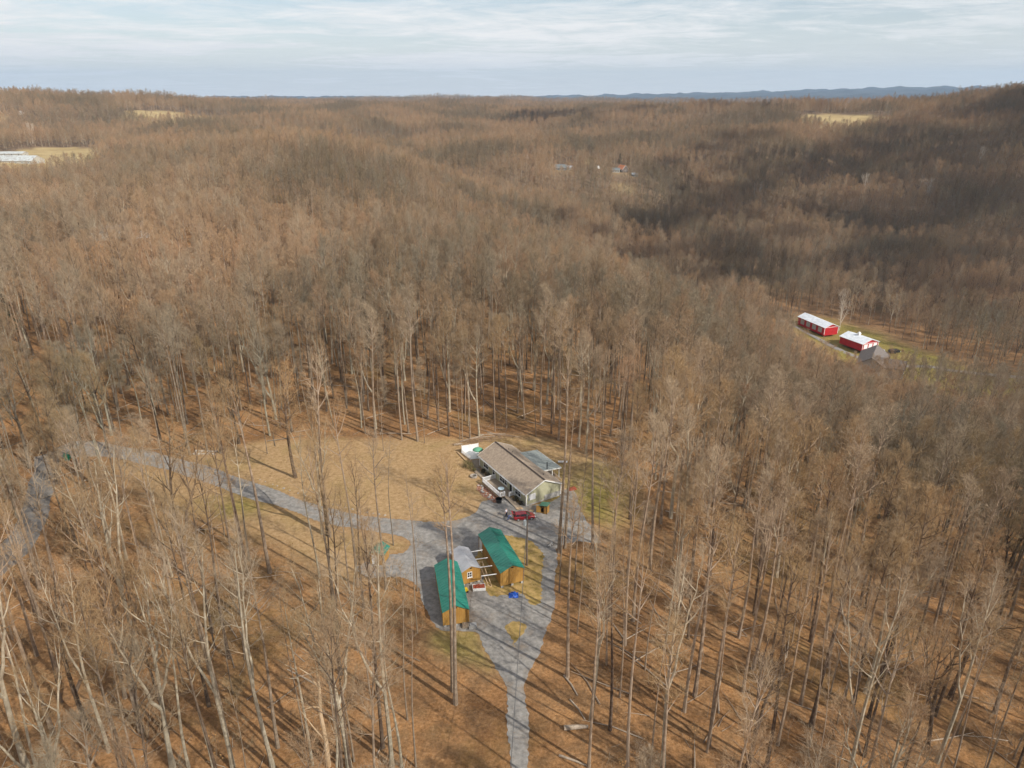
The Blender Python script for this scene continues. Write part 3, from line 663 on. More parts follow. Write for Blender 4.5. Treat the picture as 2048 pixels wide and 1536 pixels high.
# small tool shed with open door
ts = empty('tool_shed', (5.2, 113.2, 0), -.12+HR*0, 'little wooden tool shed with its door open against the house gable', 'shed')
ts.rotation_euler = (0, 0, -.42)
w = MB()
w.box((.04, .6, .9), (.08, 1.2, 1.5)); w.box((1.36, .6, .9), (.08, 1.2, 1.5)); w.box((.7, 1.16, .9), (1.24, .08, 1.5)); w.box((.7, .6, .12), (1.24, 1.1, .08)); w.box((1.03, .04, .9), (.58, .08, 1.5)); w.build('wall', M_honey, ts)
rf = MB(); rf.prism([(-.15, 1.62), (1.55, 1.9), (1.55, 1.98), (-.15, 1.70)], -.15, 1.35); rf.build('roof', M_shingg if 0 else mat('green shingle', (.06, .16, .10), .8, (.09, .2, .13), 3), ts)
dr = MB(); dr.box((-.33, -.12, .9), (.72, .05, 1.45), rz=.35); dr.build('door', M_honey, ts)
tr = MB(); tr.box((1.38, .0, .85), (.08, .06, 1.6)); tr.box((.74, .0, .85), (.07, .06, 1.6)); tr.build('trim', mat('dark brown trim', (.08, .045, .02), .8), ts)
MB().box((.4, .6, .45), (.5, .6, .55)).build('shelf', M_dark, ts)
tag(MB().bar((3.3, 114.1, .1), (4.0, 113.8, .1), .5, .12).build('step', M_wood2), 'wooden step below the electric meter', 'step')

# ------------------------------------------------------------------ the three storage sheds
def shed(loc, rz, L, W, he, hp, roofm, label, win=False, door=False, z0=.35):
    t, rf = gable('storage_shed', loc, rz, L, W, he, hp, M_honey, roofm, label, 'shed', 'honey coloured storage sheds', z0=z0, over=.16, fascia=None, ribs=.6, thick=.05, side_over=.12)
    s = (hp-he)/(W/2)
    for y in (-.02, L+.02):
        trim = MB()
        for sg in (-1, 1): trim.bar((W/2, y, hp-.1), (W/2+sg*W/2, y, he-.1), .03, .12)
        trim.box((-.0, y, (z0+he)/2), (.1, .05, he-z0)); trim.box((W, y, (z0+he)/2), (.1, .05, he-z0))
        trim.build('trim', M_honey, t)
    MB().box((W/2, -.03, hp-.42), (.36, .04, .2)).build('vent', M_dark, t)
    n = 4
    for i in range(n+1):
        for k in range(3):
            MB().box((.25+k*(W-.5)/2, .2+i*(L-.4)/n, z0/2-.02), (.38, .38, z0-.01)).build('block', M_conc, t)
    if win: window(t, (W*.42, 0, 1.9), .62, .85, 'x', -1, 2, depth=.05)
    if door:
        MB().box((W/2, L+.03, 1.35), (1.7, .05, 2.0)).build('door', M_white, t)
    return t
A2 = math.atan2(.35, .937)
s1 = shed((-1.75, 91.45, 0), A2, 11.0, 3.85, 3.0, 3.95, M_teal, 'long wooden shed with bright teal metal roof, nearest the utility pole', door=True, z0=.45)
MB().box((-.03, 10.0, 1.5), (.05, 1.3, 2.1)).build('side_door', M_white, s1)
s2 = shed((-7.85, 91.95, 0), math.atan2(.38, .92), 5.6, 3.0, 2.75, 3.5, M_galv, 'small wooden shed with grey metal roof and a white window, the middle one', win=True)
s3 = shed((-10.0, 82.6, 0), math.atan2(.2, .98), 11.2, 3.75, 2.75, 3.7, M_teal, 'long wooden shed with teal roof half hidden by bare branches, the one nearest the woods')
# white beams between the middle and the long shed
for i, (a, b, zz, lb) in enumerate(((at(946, 1103, 2.7), at(964, 1100, 2.7), 2.7, 'farthest'), (at(953, 1118.5, 2.7), at(974, 1115.5, 2.7), 2.7, 'second farthest'), (at(960.5, 1134.5, 2.7), at(983, 1131.5, 2.7), 2.7, 'third farthest'), (at(967, 1151.5, 2.7), at(992, 1148, 2.7), 2.7, 'nearest'))):
    d_ = (Vector(b)-Vector(a)).normalized()
    tag(MB().bar(Vector(a)-d_*.35, Vector(b)+d_*.1, .07, .10).build('beam', M_vinyl), 'white overhead beam joining the grey and teal sheds, the %s from the camera' % ('nearest' if lb == 'nearest' else lb), 'beam', 'white beams between the sheds')
sr = empty('side_stair', (-4.75, 93.1, 0), A2, 'open wooden stair rail leaning at the right side of the grey roofed shed', 'stair')
q = MB(); q.bar((0.1, 2.2, 2.4), (.5, -1.6, .3), .08, .14); q.bar((.75, 2.2, 2.2), (1.0, -1.7, .15), .08, .14)
for i in range(3): t_ = i/2; q.bar((.1+.4*t_, 2.2-3.8*t_, 2.3-2.1*t_), (.75+.25*t_, 2.2-3.9*t_, 2.1-2.05*t_), .08, .04)
for y_, z_ in ((2.1, 2.2), (.8, 1.5)): q.bar((.1, y_, 0), (.1, y_, z_), .08); q.bar((.8, y_, 0), (.8, y_, z_), .08)
q.build('frame', M_wood2, sr)
# brick filled crate, yellow toy, tarp heap, pallet and lid
cr = empty('brick_crate', at(950.5, 1183), .12, 'white edged crate filled with red bricks in front of the grey roofed shed', 'crate')
b_ = MB()
for i in range(5):
    for k in range(4):
        if (i, k) != (2, 1): b_.box((-.1+i*.36, .1+k*.24, .35), (.32, .2, .5+.1*((i*7+k*3) % 3)), rz=.1*((i+k) % 3-1))
b_.build('bricks', M_brickr, cr)
b_ = MB()
for x_, y_, dx_, dy_ in ((.62, -.08, 1.95, .06), (.62, 1.05, 1.95, .06), (-.35, .48, .06, 1.1), (1.6, .48, .06, 1.1)): b_.box((x_, y_, .35), (dx_, dy_, .5))
b_.build('crate_side', M_white, cr)
to = empty('toy_digger', at(931, 1184), .3, 'yellow plastic ride-on digger toy on the gravel by the grey roofed shed', 'toy')
b_ = MB(); b_.box((0, 0, .32), (.85, .45, .22)); b_.box((.1, 0, .58), (.36, .36, .34)); b_.bar((-.3, 0, .45), (-.55, 0, .8), .1); b_.bar((-.55, 0, .8), (-.8, 0, .35), .09); b_.build('body', M_yel, to)
for sx in (-.28, .28):
    for sy in (-.26, .26): MB().tube([(sx, sy-.05, .16), (sx, sy+.05, .16)], .16, 12).build('wheel', M_black, to)
bt = MB(); rr = random.Random(3); N_ = 12
bb = at(1027, 1191); vs = []
for i in range(N_+1):
    for j in range(N_+1):
        u = i/N_*2-1; v = j/N_*2-1; r = math.hypot(u, v)
        h = max(0, .68*(1-r**1.6))+rr.uniform(-.05, .09)+.12*math.sin(5*u)*math.cos(4*v)
        vs.append((bb[0]+u*.75+rr.uniform(-.04, .04), bb[1]+v*.65+rr.uniform(-.04, .04), max(.05, h)))
bt.add(vs, [(i*(N_+1)+j, (i+1)*(N_+1)+j, (i+1)*(N_+1)+j+1, i*(N_+1)+j+1) for i in range(N_) for j in range(N_)])
tag(bt.build('tarpaulin', M_blue), 'crumpled bright blue tarpaulin over a heap in front of the long teal roofed shed', 'tarpaulin')
pa_ = empty('pallet', at(925, 1258), .1, 'weathered pallet of planks in front of the shed nearest the woods', 'pallet')
b_ = MB()
for i in range(6): b_.box((.1+i*.24, .5, .42), (.18, 1.0, .04))
b_.build('slats', M_wood, pa_); b_ = MB()
for y_ in (.06, .5, .94): b_.box((.7, y_, .2), (1.4, .09, .36))
b_.build('bearer', M_wood, pa_)
sp_ = empty('step_box', at(940, 1259), .15, 'pale grey concrete step box at the right corner of the shed nearest the woods', 'step')
b_ = MB(); b_.box((.45, .4, .22), (1.15, .9, .44)); b_.box((.45, .45, .5), (.9, .7, .12)); b_.build('block', M_conc, sp_)

# little shed among the trees, left
gs, gr = gable('garden_shed', at(741, 1128), math.atan2(-.2, .98), 2.6, 2.3, 2.0, 2.75, M_honey, M_teal, 'small orange shed with a green roof and white door behind the tree trunks', 'shed', z0=.1, over=.2, fascia=None, ribs=.6, thick=.05)
gd = MB().box((.75, -.03, 1.02), (.85, .05, 1.75)).build('door', M_white, gs)
MB().box((1.1, -.07, 1.0), (.05, .04, .14)).build('handle', M_steel, gd)

# bin by the road
bi = empty('trash_bin', at(136.5, 920), .3, 'dark green wheeled trash bin standing at the roadside end of the drive', 'bin')
b_ = MB(); b_.add([(-.3, -.34, .08), (.3, -.34, .08), (.3, .3, .08), (-.3, .3, .08), (-.4, -.42, 1.15), (.4, -.42, 1.15), (.4, .42, 1.15), (-.4, .42, 1.15)], [(3, 2, 1, 0), (4, 5, 6, 7), (0, 1, 5, 4), (1, 2, 6, 5), (2, 3, 7, 6), (3, 0, 4, 7)]); b_.build('body', M_bin, bi)
b_ = MB(); b_.box((0, .0, 1.2), (.9, .95, .08)); b_.box((0, .5, 1.18), (.7, .1, .06)); b_.build('lid', M_bin, bi)
for sx in (-.33, .33): MB().tube([(sx-.04, .38, .15), (sx+.04, .38, .15)], .15, 12).build('wheel', M_rubber, bi)
bi.scale = (1.35, 1.35, 1.25)

# rock pile and stones lining the drive
def put_rock(p, s, label, group, i):
    o = bpy.data.objects.new('rock', RK[i % 6]); COL.objects.link(o); o.location = (p[0], p[1], p[2]-.03); o.scale = (s, s*.8, s*.7); o.rotation_euler = (0, 0, i*1.7); return tag(o, label, 'rock', group)
for i in range(16):
    a = at(392+(i % 8)*5.5+rnd.uniform(-2, 2), 903+(i//8)*5+rnd.uniform(-1, 1))
    put_rock(a, rnd.uniform(.6, 1.1), 'pale rock in the pile at the wood edge, %s from its left end' % ordn[i], 'rocks piled at the wood edge', 1+2*i)
edge = [at(*p)[:2] for p in ((520, 962), (580, 984), (650, 1007), (720, 1025), (780, 1035))]
k_ = 0
for i in range(len(edge)-1):
    for t_ in range(5):
        s = (t_+rnd.uniform(-.2, .2))/5; x = edge[i][0]*(1-s)+edge[i+1][0]*s; y = edge[i][1]*(1-s)+edge[i+1][1]*s
        put_rock((x, y+.4, 0.03), rnd.uniform(.3, .6), 'grey stone edging the upper side of the drive, number %s from its left end' % ordn[k_] , 'stones edging the drive', k_); k_ += 1

# fallen logs behind the house and in the wood
logs = [((921, 884), (968, 871), .18, 'long pale log on the ground behind the house, nearest the roof'), ((944, 877), (990, 873), .14, 'pale log behind the house just beyond the long one'), ((958, 870), (1012, 868), .12, 'thin grey log farthest behind the house'),
  ((908, 891), (925, 889), .24, 'short pale cut log at the corner of the lawn'), ((975, 866), (1040, 875), .10, 'dark fallen pole in the leaves behind the house'), ((1128, 1352), (1155, 1392), .14, 'fallen branch lying beside the lone tree right of the drive'),
  ((1128, 1459), (1176, 1456), .32, 'thick fallen log on the leaf litter right of the drive'), ((1118, 1512), (1176, 1534), .15, 'bare fallen log at the bottom edge right of the drive'),
  ((1140, 1400), (1170, 1440), .12, 'slim fallen branch above the thick log'), ((1044, 765), (1085, 768), .12, 'pale fallen trunk lying deep in the wood behind the house'), ((640, 1375), (575, 1340), .12, 'thin fallen log in the lower left wood')]
for a, b, r, lb in logs:
    p = Vector(at(*a)); q = Vector(at(*b)); m = p.lerp(q, .5)
    p.z = hz(p.x, p.y)+r*.8; q.z = hz(q.x, q.y)+r*.8; m.z = hz(m.x, m.y)+r*.9; m.x += .15
    tag(MB().tube([p, m, q], [r, r*.9, r*.6], 8).build('fallen_log', mat('bleached log', (.42, .34, .26), .9, (.28, .22, .16), 3) if 'bleached log' not in bpy.data.materials else bpy.data.materials['bleached log'], fix=True), lb, 'log', 'fallen logs')
# brush heap behind the house
br = MB(); rr = random.Random(8)
for i in range(240):
    u = rr.uniform(0, 1); c0 = Vector(at(925+u*85, 886-u*12)); c0 += Vector((rr.gauss(0, 1.2), rr.gauss(0, 1.0), .08+rr.random()*.5)); a = rr.uniform(0, 3.14); Lb = rr.uniform(.5, 2.2)
    dv = Vector((math.cos(a), math.sin(a)*.6, rr.uniform(-.12, .12)))*Lb/2; br.tube([c0-dv, c0+dv], [.035, .015], 3, cap=False)
tag(br.build('brush_pile', mat('brush wood', (.22, .13, .08), .9, (.34, .24, .16), 2), fix=False), 'long heap of cut brush and branches behind the house', 'brush pile')

# bicycle-like white scrap at the wood edge
bk = empty('bicycle', at(1101, 1093), .5, 'white framed child bicycle lying at the edge of the gravel by the trees', 'bicycle')
for x_ in (-.42, .42):
    w_ = MB(); pts = [(x_+.28*math.cos(a*math.pi/8), .05*math.sin(a), .3+.28*math.sin(a*math.pi/8)) for a in range(17)]; w_.tube(pts, .03, 5, cap=False); w_.build('wheel', M_rubber, bk)
b_ = MB(); b_.tube([(-.42, 0, .3), (-.15, 0, .62), (.3, 0, .66), (.42, 0, .3)], .03, 6); b_.tube([(-.15, 0, .62), (0, 0, .28), (.3, 0, .66)], .03, 6); b_.tube([(-.42, 0, .3), (0, 0, .28)], .025, 6); b_.build('frame', M_vinyl, bk)
b_ = MB(); b_.box((-.18, 0, .74), (.26, .12, .06)); b_.build('saddle', M_black, bk)
b_ = MB(); b_.tube([(.3, 0, .66), (.28, 0, .86)], .025, 6); b_.tube([(.24, -.25, .9), (.28, 0, .86), (.24, .25, .9)], .022, 6); b_.build('handlebar', M_steel, bk)

# ------------------------------------------------------------------ utility poles and lines
def utility_pole(loc, h, label, tr=True):
    t = empty('utility_pole', loc, 0, label, 'utility pole', 'utility poles')
    MB().tube([(0, 0, -.3), (0, 0, h)], [.17, .12], 10).build('pole', M_pole, t)
    if tr:
        x = MB(); x.tube([(-.36, -.1, h-1.75), (-.36, -.1, h-1.65), (-.36, -.1, h-.85), (-.36, -.1, h-.75)], [.18, .25, .25, .16], 14); x = x.build('transformer', mat('light grey enamel', (.55, .60, .62), .4), t)
        i_ = MB(); i_.tube([(-.36, -.1, h-.75), (-.36, -.1, h-.5)], [.05, .03], 8); i_.build('bushing', M_vinyl, x)
    c = MB(); c.box((0, -.02, h-.35), (.12, .34, .1)); c.tube([(0, 0, h), (0, 0, h+.12)], [.05, .03], 8); c.build('insulator', M_steel, t)
    return t
PB = at(1053.5, 1131)
utility_pole(PB, 9.6, 'brown utility pole with a grey transformer standing between the teal shed and the red car')
def wire(a, b, sag, label, r=.014, n=16):
    a = Vector(a); b = Vector(b); pts = [a.lerp(b, i/n)-Vector((0, 0, sag*4*(i/n)*(1-i/n))) for i in range(n+1)]
    return tag(MB().tube(pts, r, 5).build('power_line', M_wire, fix=False), label, 'power line')
top = Vector((PB[0], PB[1], 9.6))
P2 = Vector((-1.2, 34.0, 0))
utility_pole(P2, 9.6, 'bare utility pole by the drive below the camera', False)
wire(top+Vector((0, 0, .1)), P2+Vector((0, 0, 9.7)), 1.0, 'upper power line running from the pole down towards the viewer', .022)
wire(top+Vector((0, 0, -1.0)), P2+Vector((0, 0, 8.6)), 1.0, 'lower power line running from the pole down towards the viewer', .022)
hm = loc_h(.55, -.07, 3.85)
wire(top+Vector((0, 0, -.9)), hm, .35, 'short service cable from the pole to the house mast', .02)

# ------------------------------------------------------------------ red hatchback with raised tailgate
def car():
    t = empty('hatchback_car', (2.25, 111.45, 0.03), R(9), 'red hatchback with its tailgate raised, parked on the gravel before the house', 'car')
    # sections along x: (x, half width low, half width high, z bottom, belt z, roof z or None)
    prof_low = [(-2.05, .55), (-2.02, .78), (-1.9, .95), (-1.2, 1.0), (0, .98), (.75, .97), (1.35, .9), (1.85, .74), (2.08, .55)]
    xs = [-2.07, -2.0, -1.8, -1.3, -.6, .1, .8, 1.35, 1.75, 2.0, 2.08]
    belt = [.62, .84, .96, 1.0, .98, .96, .94, .86, .76, .64, .52]
    wid = [.66, .78, .84, .87, .88, .88, .87, .85, .80, .68, .52]
    vs = []; ring = 8
    for x, b, w in zip(xs, belt, wid):
        zb = .24 if abs(x) < 1.9 else .34
        vs += [(x, -w*.92, zb), (x, -w, zb+.16), (x, -w, b-.12), (x, -w*.9, b), (x, w*.9, b), (x, w, b-.12), (x, w, zb+.16), (x, w*.92, zb)]
    fs = [(i*ring+j, i*ring+(j+1) % ring, (i+1)*ring+(j+1) % ring, (i+1)*ring+j) for i in range(len(xs)-1) for j in range(ring)]
    fs += [tuple(range(ring-1, -1, -1)), tuple((len(xs)-1)*ring+j for j in range(ring))]
    MB().add(vs, fs).build('body', M_carred, t, smooth=False)
    # cabin: lower ring glass, roof red
    lo = [(-1.85, .74), (-1.3, .78), (-.3, .79), (.55, .78), (1.12, .74)]; hi = [(-1.62, .52), (-1.2, .60), (-.4, .62), (.1, .60), (.32, .54)]
    zt = [1.40, 1.46, 1.48, 1.46, 1.42]; zl = [.95, .985, .965, .945, .90]
    vs = []
    for (x, w), (x2, w2), z, z1 in zip(lo, hi, zt, zl): vs += [(x, -w, z1), (x2, -w2, z), (x2, w2, z), (x, w, z1)]
    fs = [(i*4+j, i*4+j+1, i*4+4+j+1, i*4+4+j) for i in range(4) for j in range(3)]+[(3, 2, 1, 0), (16, 17, 18, 19)]
    MB().add(vs, fs).build('windows', M_carglass, t)
    r = MB()
    vs = []
    for (x2, w2), z in zip(hi, zt): vs += [(x2, -w2-.02, z-.01), (x2, -w2*.7, z+.045), (x2, w2*.7, z+.045), (x2, w2+.02, z-.01)]
    r.add(vs, [(i*4+j, i*4+j+1, i*4+4+j+1, i*4+4+j) for i in range(4) for j in range(3)]+[(0, 4, 8, 12, 16, 19, 15, 11, 7, 3)]); r.build('roof', M_carred, t)
    p = MB()
    for s in (-1, 1):
        for a, b in (((1.12, .75), (.32, .55)), ((.0, .80), (-.05, .62)), ((-.95, .80), (-.92, .62)), ((-1.85, .75), (-1.62, .54))):
            p.bar((a[0], s*a[1], .93), (b[0], s*b[1], 1.44), .07)
    p.build('pillar', M_carred, t)
    # tailgate raised, hinged at the roof rear
    tg = MB(); tg.bar((-1.62, 0, 1.46), (-2.45, 0, 1.78), 1.15, .06); tg = tg.build('tailgate', M_carred, t)
    MB().bar((-1.75, 0, 1.545), (-2.15, 0, 1.70), .95, .02).build('rear_glass', M_carglass, tg)
    MB().box((-2.0, 0, .78), (.16, 1.15, .5)).build('boot', M_dark, t)
    for s in (-1, 1):
        for x in (-1.27, 1.27):
            w = MB(); w.tube([(x, s*.70, .31), (x, s*.90, .31)], .31, 20); w = w.build('wheel', M_rubber, t)
            h = MB(); h.tube([(x, s*.895, .31), (x, s*.915, .31)], .2, 12); h.build('rim', M_steel, w)
        MB().box((2.0, s*.52, .62), (.14, .28, .12), rz=-s*.25).build('headlight', M_lamp, t)
        MB().box((-2.03, s*.66, .82), (.1, .16, .24)).build('taillight', mat('tail light red', (.5, .01, .01), .3) if 'tail light red' not in bpy.data.materials else bpy.data.materials['tail light red'], t)
        MB().box((.75, s*.95, 1.0), (.14, .16, .12)).build('mirror', M_carred, t)
        MB().box((-.1, s*.885, .72), (.14, .02, .03)).build('handle', M_steel, t)
        g_ = MB(); g_.box((0, s*.882, .5), (.02, .012, .6)); g_.box((-.9, s*.882, .55), (.02, .012, .5)); g_.build('door_gap', M_dark, t)
    MB().box((2.07, 0, .42), (.05, .9, .14)).build('grille', M_black, t)
    t.scale = (.96, .93, .86)
    return t
car()

# ------------------------------------------------------------------ people
def skinned(name, joints, bones, parent, m, root, sub=2):
    me = bpy.data.meshes.new(name); names = list(joints); me.from_pydata([joints[k][0] for k in names], [(names.index(a), names.index(b)) for a, b in bones], [])
    o = bpy.data.objects.new(name, me); COL.objects.link(o); o.parent = parent
    sk = o.modifiers.new('Skin', 'SKIN'); sk.use_smooth_shade = True; sv = me.skin_vertices[0].data if me.skin_vertices else None
    if sv is None:
        bm = bmesh.new(); bm.from_mesh(me); bm.verts.layers.skin.verify(); bm.to_mesh(me); bm.free(); sv = me.skin_vertices[0].data
    for i, k in enumerate(names):
        r = joints[k][1]; sv[i].radius = (r, r) if not isinstance(r, tuple) else r; sv[i].use_root = (k == root)
    ss = o.modifiers.new('Sub', 'SUBSURF'); ss.levels = sub; ss.render_levels = sub
    me.materials.append(m); return o
def person(loc, rz, pose, label, shirt, trouser):
    t = empty('person', loc, rz, label, 'person')
    J = pose
    body = [('pel', 'spine'), ('spine', 'chest'), ('chest', 'neck'), ('neck', 'chin'), ('chin', 'head'), ('head', 'crown')]
    for s in 'LR':
        body += [('chest', 'sh'+s), ('sh'+s, 'el'+s), ('el'+s, 'wr'+s), ('wr'+s, 'hd'+s), ('pel', 'hip'+s), ('hip'+s, 'kn'+s), ('kn'+s, 'an'+s), ('an'+s, 'to'+s)]
        for k in range(5): body.append(('hd'+s, 'f%d%s' % (k, s)))
    skinned('body', J, body, t, M_skin, 'pel')
    def sub(keys, grow): return {k: (J[k][0], (J[k][1]+grow) if not isinstance(J[k][1], tuple) else (J[k][1][0]+grow, J[k][1][1]+grow)) for k in keys}
    sh = sub(['pel', 'spine', 'chest', 'shL', 'shR', 'elL', 'elR'], .022)
    skinned('shirt', sh, [('pel', 'spine'), ('spine', 'chest'), ('chest', 'shL'), ('chest', 'shR'), ('shL', 'elL'), ('shR', 'elR')], t, shirt, 'pel')
    tr = sub(['pel', 'hipL', 'hipR', 'knL', 'knR', 'anL', 'anR'], .02)
    skinned('trousers', tr, [('pel', 'hipL'), ('pel', 'hipR'), ('hipL', 'knL'), ('hipR', 'knR'), ('knL', 'anL'), ('knR', 'anR')], t, trouser, 'pel')
    hr = {'a': (tuple(Vector(J['head'][0])+Vector((0, .015, .01))), .098), 'b': (tuple(Vector(J['crown'][0])+Vector((0, .015, .012))), .085)}
    skinned('hair', hr, [('a', 'b')], t, M_hair, 'a')
    fx = MB(); h = Vector(J['head'][0]); fw = J['_f'] if '_f' in J else Vector((0, -1, 0))
    s = MB()
    for sx in 'LR':
        p = Vector(J['an'+sx][0]); q = Vector(J['to'+sx][0]); s.tube([p+Vector((0, .03, -.035)), p.lerp(q, .5)+Vector((0, 0, -.02)), q], [.055, .055, .045], 8)
    s.build('shoes', M_black, t)
    f = MB(); f.box(h+Vector((0, -.095, -.01)), (.025, .03, .04)); f.box(h+Vector((.034, -.085, .02)), (.02, .012, .012)); f.box(h+Vector((-.034, -.085, .02)), (.02, .012, .012)); f.box(h+Vector((0, -.088, -.05)), (.045, .01, .01)); f.build('face', M_hair, t)
    return t
def hands(J, s, d):
    h = Vector(J['hd'+s][0]); d = Vector(d).normalized(); x = d.cross(Vector((0, 1, 0))).normalized() if abs(d.y) < .9 else Vector((1, 0, 0))
    for k in range(4): J['f%d%s' % (k, s)] = (tuple(h+d*(.085-.008*abs(k-1.3))+x*(k-1.5)*.02), .009)
    J['f4'+s] = (tuple(h+d*.04+x*.055), .01)
standing = {'pel': ((0, 0, .96), (.16, .12)), 'spine': ((0, .01, 1.13), (.14, .10)), 'chest': ((0, 0, 1.36), (.17, .12)), 'neck': ((0, 0, 1.53), .06), 'chin': ((0, -.01, 1.60), .07), 'head': ((0, -.015, 1.67), .092), 'crown': ((0, -.01, 1.73), .08),
  'shL': ((.19, 0, 1.44), .065), 'elL': ((.30, .02, 1.18), .045), 'wrL': ((.16, -.2, 1.12), .03), 'hdL': ((.10, -.25, 1.12), .035), 'shR': ((-.19, 0, 1.44), .065), 'elR': ((-.29, .03, 1.17), .045), 'wrR': ((-.30, -.05, .94), .03), 'hdR': ((-.30, -.07, .87), .035),
  'hipL': ((.10, 0, .9), .10), 'knL': ((.14, -.02, .49), .065), 'anL': ((.17, .02, .09), .045), 'toL': ((.19, -.15, .045), .04), 'hipR': ((-.10, 0, .9), .10), 'knR': ((-.13, -.02, .49), .065), 'anR': ((-.16, .02, .09), .045), 'toR': ((-.18, -.15, .045), .04)}
hands(standing, 'L', (-1, -.3, 0)); hands(standing, 'R', (0, -.1, -1))
person((-1.05, 112.0, .03), R(50), standing, 'person in a pale shirt and dark trousers standing behind the red car', M_shirtw, M_denim)
bend = {'pel': ((0, .05, .92), (.15, .12)), 'spine': ((0, -.08, 1.07), (.14, .10)), 'chest': ((0, -.27, 1.18), (.16, .12)), 'neck': ((0, -.40, 1.26), .06), 'chin': ((0, -.45, 1.30), .07), 'head': ((0, -.50, 1.34), .092), 'crown': ((0, -.55, 1.38), .08),
  'shL': ((.19, -.32, 1.22), .06), 'elL': ((.25, -.5, 1.0), .043), 'wrL': ((.2, -.72, .92), .03), 'hdL': ((.18, -.80, .92), .035), 'shR': ((-.19, -.32, 1.22), .06), 'elR': ((-.25, -.5, 1.0), .043), 'wrR': ((-.2, -.72, .92), .03), 'hdR': ((-.18, -.80, .92), .035),
  'hipL': ((.10, .05, .87), .10), 'knL': ((.12, .0, .48), .063), 'anL': ((.13, .14, .09), .045), 'toL': ((.14, -.02, .045), .04), 'hipR': ((-.10, .05, .87), .10), 'knR': ((-.12, .18, .48), .063), 'anR': ((-.13, .38, .09), .045), 'toR': ((-.14, .22, .045), .04)}
hands(bend, 'L', (0, -1, 0)); hands(bend, 'R', (0, -1, 0))
person((-.55, 110.7, .03), R(80), bend, 'person in a blue shirt bending into the open tailgate of the red car', M_shirtb, M_jean)

# ------------------------------------------------------------------ buildings beyond the wood
def barn(px, py, d, rz, L, W, he, hp, mw, mr, label, name='barn', cat='barn', group=None, **k):
    u = px-1024.0; v = 768.0-py; Y = FPX*math.cos(PITCH)+v*math.sin(PITCH); az = math.degrees(math.atan2(u, Y)); x, y = pol(az, d)
    z = hz(x, y)
    return gable(name, (x, y, z), rz, L, W, he, hp, mw, mr, label, cat, group, z0=-1.5, **k)
# red long barn: near gable right, running away to the left
b1a = Vector(at(1648, 668, -48.5)); b1r = Vector(at(1675, 665, -48.5)); b1f = Vector(at(1595, 645, -48.5))
def place_gable(pn, pr, pf, he, hp, *a, **k):
    """near-left, near-right and far-left corners in the photograph on a level -> building there"""
    pn, pr, pf = Vector(pn), Vector(pr), Vector(pf)
    L = (pf-pn).length; dirn = (pf-pn).normalized(); rz = math.atan2(dirn.y, dirn.x)-math.pi/2
    W = (pr-pn).length
    return gable(a[0], (pn.x, pn.y, pn.z), rz, L, W, he, hp, *a[1:], **k), L, W
(t1, r1), L1_, W1_ = place_gable(b1a, b1r, b1f, 3.6, 5.3, 'barn', M_red, M_whroof, 'long red barn with a white roof in the valley, the one farther left', 'barn', 'red barns in the valley', z0=-1, over=.4, fascia=M_vinyl, ribs=.9, thick=.08)
for i in range(4): MB().box((-.04, L1_*(.16+.22*i), 1.5), (.06, 3.0, 2.7)).build('door', M_steel, t1)
tr = MB()
for x_ in (0, W1_): tr.box((x_, -.04, 1.6), (.25, .06, 3.9))
tr.box((W1_/2, -.04, 3.5), (W1_, .06, .2)); tr.build('trim', M_vinyl, t1)
b2a = Vector(at(1724, 699, -48.5)); b2r = Vector(at(1752, 692, -48.5)); b2f = Vector(at(1679, 682.5, -48.5))
(t2, r2), L2_, W2_ = place_gable(b2a, b2r, b2f, 2.9, 4.7, 'barn', M_red, M_whroof, 'red garage barn with white doors and a cupola in the valley', 'barn', 'red barns in the valley', z0=-1, over=.4, fascia=M_vinyl, ribs=.9, thick=.08)
for i in range(3): MB().box((W2_*(.2+.3*i), -.05, 1.2), (W2_*.23, .06, 2.3)).build('garage_door', M_vinyl, t2)
tr = MB()
for x_ in (0, W2_): tr.box((x_, -.04, 1.3), (.25, .06, 3.2))
tr.box((W2_/2, -.04, 2.75), (W2_, .06, .2)); tr.build('trim', M_vinyl, t2)
cu = MB(); cu.box((W2_/2, L2_*.55, 5.1), (1.1, 1.1, 1.0)); cu.add([(W2_/2-.8, L2_*.55-.8, 5.6), (W2_/2+.8, L2_*.55-.8, 5.6), (W2_/2+.8, L2_*.55+.8, 5.6), (W2_/2-.8, L2_*.55+.8, 5.6), (W2_/2, L2_*.55, 6.6)], [(0, 1, 4), (1, 2, 4), (2, 3, 4), (3, 0, 4), (3, 2, 1, 0)]); cu.build('cupola', M_vinyl, r2)
v1a = Vector(at(1796, 748, -48.5)); v1r = Vector(at(1806, 738, -48.5)); v1f = Vector(at(1760, 735, -48.5))
h1 = at(1742, 738, -48.5); hv = empty('house', h1, 0, 'brown roofed valley house with pale gables, half hidden by bare trees below the barns', 'house')
hv.rotation_euler = (0, 0, -.55); hv.scale = (1.15, 1.15, 1.3); hv.location.z += .8
for nm, prof, a, b in (('wall', [(-8, -1), (8, -1), (8, 3), (0, 6.2), (-8, 3)], -5, 5),):
    w = MB(); w.prism([(-5, -1), (5, -1), (5, 3.2), (0, 6.0), (-5, 3.2)], -9, 9); w.build('wall', M_tan, hv)
    w = MB(); w.prism([(-5.6, 2.9), (0, 6.05), (5.6, 2.9), (5.6, 3.1), (0, 6.3), (-5.6, 3.1)], -9.5, 9.5); w.build('roof', M_brown, hv)
